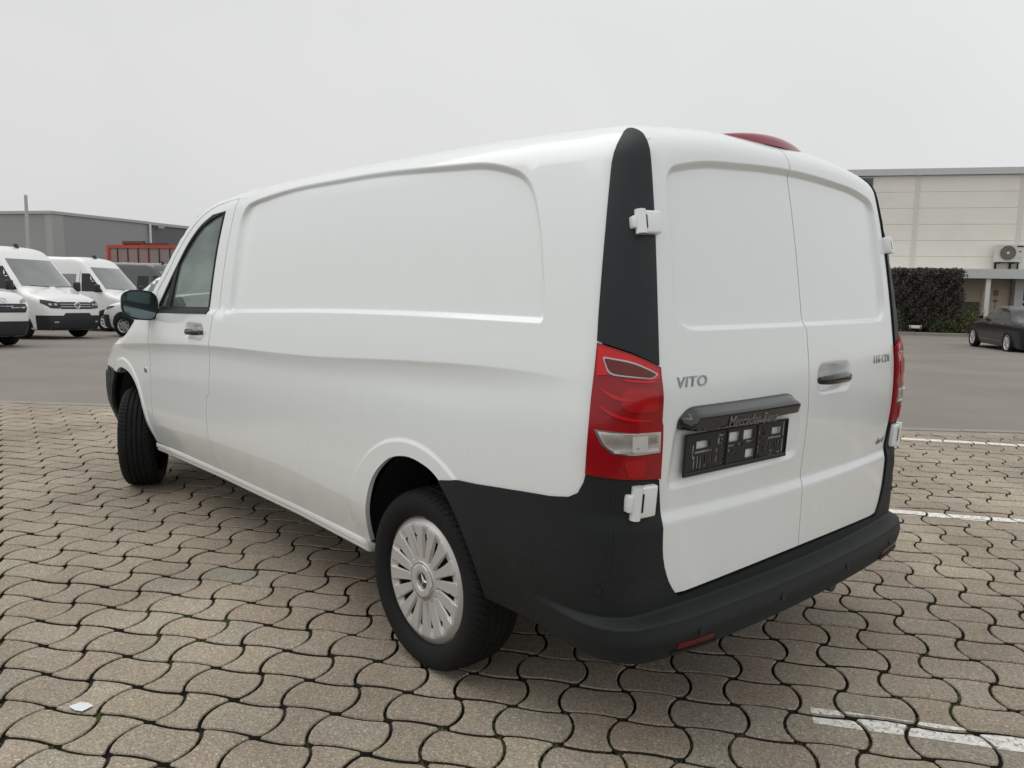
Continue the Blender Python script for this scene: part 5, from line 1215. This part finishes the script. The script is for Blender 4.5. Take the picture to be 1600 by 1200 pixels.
bm=bmesh.new();p=W2(hc+.15,tc0+8.9);add_cyl(bm,(*p,-.6),(*p,5.2),.09,None,10);bobj('downpipe',bm,pm('white_downpipe',(.70,.70,.68),.5,var=.08),WH)
p=W2(hc+.3,tc0+9.9);boxo('floodlight',(p[0]-.2,p[1]-.2,4.95),(p[0]+.2,p[1]+.2,5.08),TRIMW,WH,.02)
# mast in front of it
p=W2(-38.8,35.6);t=thing('flagpole','thin pale metal pole rising in front of the grey warehouse','pole',(*p,-.56))
bm=bmesh.new();add_cyl(bm,(0,0,0),(-.12,.0,6.41),.125,.085,14);bobj('pole',bm,pm('pale_pole_metal',(.45,.46,.46),.45,metal=.3,var=.1),t);bm=bmesh.new();add_cyl(bm,(-.12,0,6.40),(-.12,0,6.48),.10,.06,14);bobj('pole_cap',bm,TRIMW,t)
# red framed container
ORG=pm('orange_red_steel',(.50,.075,.045),.55,var=.3,vscale=3,dirt=((.25,.05,.04),2.5,.5,.8,.6));PANL=pm('grey_container_panel',(.27,.25,.25),.6,var=.2,vscale=1.5,dirt=((.42,.13,.10),.8,.42,.75,.75))
def container(h0,h1,t0,t1,zt,label,mat,ribs):
    c=W2((h0+h1)/2,(t0+t1)/2);tt=thing('container',label,'container',(0,0,0))
    hbox('body',h0+.06,h1-.06,t0+.06,t1-.06,-.42,zt-.1,PANL if ribs else mat,tt)
    hbox('top_rail',h0,h1,t0,t0+.14,zt-.16,zt,mat,tt);hbox('top_rail',h0,h1,t1-.14,t1,zt-.16,zt,mat,tt);hbox('bottom_rail',h0,h1,t0,t0+.14,-.52,-.35,mat,tt)
    hbox('corner_post',h0,h0+.16,t0-.004,t0+.16,-.55,zt+.004,mat,tt);hbox('corner_post',h1-.16,h1,t0-.004,t0+.16,-.55,zt+.004,mat,tt)
    for k in range(ribs):
        x=h0+(h1-h0)*(k+1)/(ribs+1);hbox('rib',x-.022,x+.022,t0+.02,t0+.10,-.36,zt-.15,STEEL,tt)
    return tt
container(-31.6,-24.6,33.4,35.8,3.02,'orange red framed container with grey panels behind the parked vans',ORG,10)
container(-33.6,-32.2+.02,37.0,39.2,3.40,'dull dark red container end showing above the orange framed one',pm('dull_red_steel',(.16,.05,.045),.6,var=.3),0)
# ---------------------------------------------------------------- pale building on the right
CREAM=pm('cream_wall_panel',(.82,.792,.715),.6,var=.06,vscale=.8,bump=.05,bscale=40,dirt=((.70,.67,.60),.9,.5,.85,.5))
CRSTR=pm('cream_joint_cover',(.68,.665,.61),.55,var=.08);BEIGE=pm('beige_render',(.50,.42,.33),.8,var=.1,vscale=1);BEIG2=pm('beige_door_leaf',(.56,.47,.37),.65,var=.08)
GREYM=pm('grey_canopy_metal',(.55,.56,.565),.5,var=.1);COLW=pm('pale_column',(.72,.72,.69),.6,var=.1);WIND=pm('dark_window_glass',(.03,.032,.036),.08,coat=1,var=.2)
def bm_(h,t,z): return 9.15+(h-6.75)*1.335,41+(t-30)*1.3,(1.436+(z-1.436)*1.338 if z>.3 else -.62)
def bbox(name,h0,h1,t0,t1,z0,z1,mat,par,bev=0):
    a=bm_(h0,t0,z0);b=bm_(h1,t1,z1);return hbox(name,a[0],b[0],a[1],b[1],a[2],b[2],mat,par,bev)
def WB2(h,t): q=bm_(h,t,1);return W2(q[0],q[1])
zb_=lambda z:bm_(0,0,z)[2]
BL=thing('commercial_building','cream panelled commercial building with flat roof and canopy, right of the van','building',(0,0,0))
bbox('core',-14,26,30.06,52,0,5.5,pm('core_dark',(.26,.25,.22),.8,var=.1),BL)
cols=[6.75-3.45*k for k in range(6,0,-1)]+[6.75+3.45*k for k in range(0,6)]
rows=[2.13]+[5.52-.585*k for k in range(5,-1,-1)]
for a_,b_ in zip(cols[:-1],cols[1:]):
    for z0,z1 in zip(rows[:-1],rows[1:]):
        o=bbox('wall_panel',a_+.07,b_-.07,30.0,30.08,z0+.004,z1-.004,CREAM,BL)
for c in cols: bbox('joint_cover',c-.075,c+.075,29.975,30.07,2.13,5.53,CRSTR,BL)
bbox('roof_trim',-14.1,26.1,29.85,52.1,5.53,5.76,GREYM,BL)
w_=bbox('window',3.6,5.20,29.96,30.02,4.55,5.46,WIND,BL);bbox('window_frame',3.55,5.24,29.97,30.01,5.46,5.50,CRSTR,w_)
bbox('canopy',-14,26,28.7,30.02,1.80,2.13,GREYM,BL)
bbox('ground_floor_wall',-14,10.12,30.02,30.05,0,1.80,BEIGE,BL)
for h in (-8,-2,3.0,9.03,14.5): bbox('column',h-.075,h+.075,28.8,28.95,0,1.80,COLW,BL)
bbox('pier',10.14,10.42,29.6,30.04,0,1.80,GREYM,BL)
f=bbox('shop_window',10.44,13.5,29.98,30.03,.35,1.74,WIND,BL);bbox('window_sill',10.42,13.5,29.92,30.02,.95,1.03,GREYM,f)
for a_,b_ in ((9.18,9.62),(9.66,10.06)):
    d_=bbox('door_leaf',a_,b_,29.985,30.018,.02,1.45,BEIG2,BL)
bbox('letter_box',9.58,9.72,29.93,29.98,1.20,1.40,pm('brass_box',(.20,.15,.08),.5,var=.2),BL);bbox('letter_box',9.58,9.72,29.93,29.98,.98,1.04,MAT['brass_box'],BL)
bbox('plinth',-14,9.1,29.9,30.015,0,.95,pm('dark_plinth',(.09,.085,.075),.8,var=.2),BL)
# outdoor air conditioning unit on brackets
ACM=pm('white_appliance_paint',(.60,.59,.55),.5,var=.06)
ac=thing('air_conditioner','white outdoor air conditioning unit with round fan on the cream wall','air conditioner',(0,0,0))
bbox('housing',9.40,10.28,29.52,29.86,2.40,3.02,ACM,ac,.02)
def ring_h(h,z,t,r0,r1,mat,name,par):
    V=[];Fc=[];n=32
    for r,dt in ((r0,0),(r0,-.02),(r1,-.02),(r1,0)):
        for k in range(n): q=WB2(h+r*math.cos(k*2*PI/n),t+dt);V.append((q[0],q[1],zb_(z)+1.338*r*math.sin(k*2*PI/n)))
    for a in range(3):
        for k in range(n): Fc.append((a*n+k,a*n+(k+1)%n,(a+1)*n+(k+1)%n,(a+1)*n+k))
    return link(name,mesh_nm(name,V,Fc,smooth=False),mat,par)
bm=bmesh.new();q0,q1=WB2(9.77,29.50),WB2(9.77,29.53);add_cyl(bm,(*q1,zb_(2.72)),(*q0,zb_(2.72)),.328,None,32);fan=bobj('fan_grille',bm,pm('dark_fan_grille',(.10,.105,.09),.6,var=.3,vscale=20),ac)
for r in (.08,.13,.18,.24): ring_h(9.77,2.72,29.50,r,r+.018,pm('grille_ring_grey',(.26,.26,.23),.5,var=.1),'grille_ring',fan)
bm=bmesh.new();q0=WB2(9.77,29.47);add_cyl(bm,(*q1,zb_(2.72)),(*q0,zb_(2.72)),.067,None,16);bobj('fan_hub',bm,ACM,fan)
bbox('badge',10.06,10.26,29.505,29.525,2.93,2.975,SEAMB,ac);bbox('badge',10.12,10.20,29.505,29.525,2.76,2.79,SEAMB,ac);bbox('rating_plate',10.10,10.22,29.505,29.525,2.53,2.55,SATIN,ac)
for h in (9.50,9.98): bbox('bracket',h,h+.05,29.5,29.99,2.34,2.395,SEAMB,ac);bbox('bracket_leg',h,h+.05,29.9,29.985,2.16,2.34,SEAMB,ac)
bbox('bracket_rail',9.45,10.2,29.6,29.66,2.355,2.395,SEAMB,ac)
bm=bmesh.new();q=WB2(10.24,29.9);add_cyl(bm,(*q,zb_(2.13)),(*q,zb_(2.45)),.04,None,8);bobj('pipe',bm,SEAMB,ac)
# kerb, planting bed, hedge, shrubs, reserved-bay sign
KB=tag_struct(bpy.data.objects.new('kerb',None));COL.objects.link(KB)
bm=bmesh.new();add_box(bm,(-.497,-.06,-.1),(.497,.06,.125),None,.012,1);km=bpy.data.meshes.new('kerb_stone');bm.to_mesh(km);bm.free();km.materials.append(pm('kerb_concrete',(.27,.25,.215),.85,var=.2,vscale=3,world=True))
for k in range(26):
    h=-3+k;q=W2(h+.5,34.2);o=bpy.data.objects.new('kerb_stone',km);COL.objects.link(o);o.parent=KB;o.location=(*q,ground_z(q)+random.uniform(-.006,.004));o.rotation_euler=(0,0,math.atan2(HV[1],HV[0]))
bed=hbox('planting_bed',-3,23,34.27,40.3,-.8,-.47,pm('dark_soil',(.045,.036,.026),.95,var=.4,vscale=6,bump=.6,bscale=30),None);bed['kind']='structure'
def leaves(name,n,sampler,size,mat,par,rr):
    V=[];Fc=[]
    for _ in range(n):
        h,t,z,nv=sampler();q=W2(h,t);c=Vector((q[0],q[1],z));d=Vector((rr.gauss(0,1),rr.gauss(0,1),rr.gauss(0,1))).normalized();d=(d*.8+nv*.7).normalized()
        a=d.orthogonal().normalized();a=Matrix.Rotation(rr.uniform(0,2*PI),3,d)@a;b=d.cross(a);s=size*rr.uniform(.6,1.3);n0=len(V)
        for x,y in ((-1,0),(0,-.45),(1,0),(0,.45)): V.append(tuple(c+a*s*x+b*s*y+d*(.15*s if y==0 else 0)))
        Fc.append((n0,n0+1,n0+2,n0+3))
    o=link(name,mesh_nm(name,V,Fc,smooth=False),mat,par);o['kind']='stuff';return o
def leaf_mat(name,cols):
    M=bpy.data.materials.new(name);M.use_nodes=True;nt=M.node_tree;N=nt.nodes;L=nt.links;b=N['Principled BSDF'];b.inputs['Roughness'].default_value=.5
    g_=N.new('ShaderNodeNewGeometry');r=N.new('ShaderNodeValToRGB');L.new(g_.outputs['Random Per Island'],r.inputs[0]);e=r.color_ramp.elements
    e[0].color=(*cols[0],1);e[1].color=(*cols[-1],1)
    for k,c in enumerate(cols[1:-1]): q=e.new((k+1)/(len(cols)-1));q.color=(*c,1)
    L.new(r.outputs[0],b.inputs['Base Color']);b.inputs['Subsurface Weight'].default_value=0;return M
rr=random.Random(11)
hq=thing('hedge','big square clipped dark purple green hedge block beside the kerb','hedge',(*W2(6.1,25.4),0))
hq.location=(0,0,0)
hd=leaf_mat('dark_hedge_leaves',[(.028,.020,.020),(.044,.029,.028),(.026,.034,.018),(.060,.040,.036),(.034,.044,.020),(.05,.046,.028)])
H0_,H1_,T0_,T1_,Z1_=7.25,9.95,35.05,37.6,2.18
def hs_():
    k=rr.random();h,t,z=rr.uniform(H0_,H1_),rr.uniform(T0_,T1_),rr.uniform(-.48,Z1_);d=abs(rr.gauss(0,.05))-.02
    wob=.09*math.sin(h*5+z*4)+.07*math.sin(z*7+t*5)+.05*math.sin(h*13-z*11)
    if k<.42: t=T0_+d+wob;nv=Vector((*(-TV2),0))
    elif k<.58: h=H1_-d+wob;nv=Vector((*HV,0))
    elif k<.74: h=H0_+d-wob;nv=Vector((*(-HV),0))
    else: z=Z1_-d+.05*math.sin(h*9)*math.sin(t*8)+(.10*rr.random()**3);nv=Vector((0,0,1))
    # rounded upper edges
    return h,t,z,nv
leaves('hedge_leaves',17000,hs_,.058,hd,hq,rr)
hbox('hedge_core',H0_+.10,H1_-.10,T0_+.12,T1_-.12,-.5,Z1_-.14,pm('hedge_twigs',(.012,.010,.009),.95,var=.5,vscale=20),hq)
def shrub(name,label,h,t,rx,rz,n,cols,size):
    s=thing(name,label,'shrub',(0,0,0));M=leaf_mat(name+'_leaves_'+label[:5],cols)
    def f():
        a=rr.uniform(0,2*PI);e=rr.uniform(-.1,1);r=rr.uniform(.55,1.05)*(1+.25*math.sin(a*3+h));c=math.sqrt(max(0,1-e*e))
        return h+rx*r*c*math.cos(a),t+rx*r*c*math.sin(a),-.47+max(0,rz*r*(e*.8+.12)),Vector((0,0,.6))
    leaves('shrub_leaves',n,f,size,M,s,rr)
    for k in range(5):
        bm=bmesh.new();q=W2(h,t);a=k*1.3;add_cyl(bm,(*q,-.48),(q[0]+rx*.5*math.cos(a),q[1]+rx*.5*math.sin(a),-.47+rz*.6),.012,.006,6);bobj('stem',bm,pm('shrub_stem',(.06,.045,.03),.9,var=.3),s)
shrub('low_shrub','low yellow green shrub between the hedge block and the black car',10.35,35.2,.62,1.2,1700,[(.05,.06,.015),(.09,.10,.022),(.07,.09,.02),(.13,.12,.03)],.05)
shrub('low_shrub','small green shrub at the front foot of the hedge, right half',9.2,34.85,.50,.75,1100,[(.03,.045,.012),(.06,.075,.018),(.05,.06,.015)],.045)
shrub('low_shrub','small dark green plant at the hedge corner nearest the white van',7.25,34.75,.40,1.1,900,[(.04,.055,.02),(.07,.085,.03),(.09,.08,.05)],.045)
sg_=thing('parking_sign','small white plate sign with dark characters in front of the hedge','sign',(*W2(8.12,34.75),-.47))
rzs=math.atan2(HV[1],HV[0])
sg_.rotation_euler=(0,0,rzs)
boxo('plate',(-.24,-.012,.17),(.24,.012,.30),pm('white_sign_plate',(.74,.74,.72),.5,var=.05),sg_,.004)
for x,w2 in ((-.17,.05),(-.10,.03),(.0,.05),(.07,.05),(.16,.03)): boxo('plate_character',(x-w2/2,.0125 ,.175),(x+w2/2,.016,.265),SEAMB,sg_)
for x in (-.2,.2): boxo('post',(x-.015,-.035,0),(x+.015,-.0125,.28),STEEL,sg_)
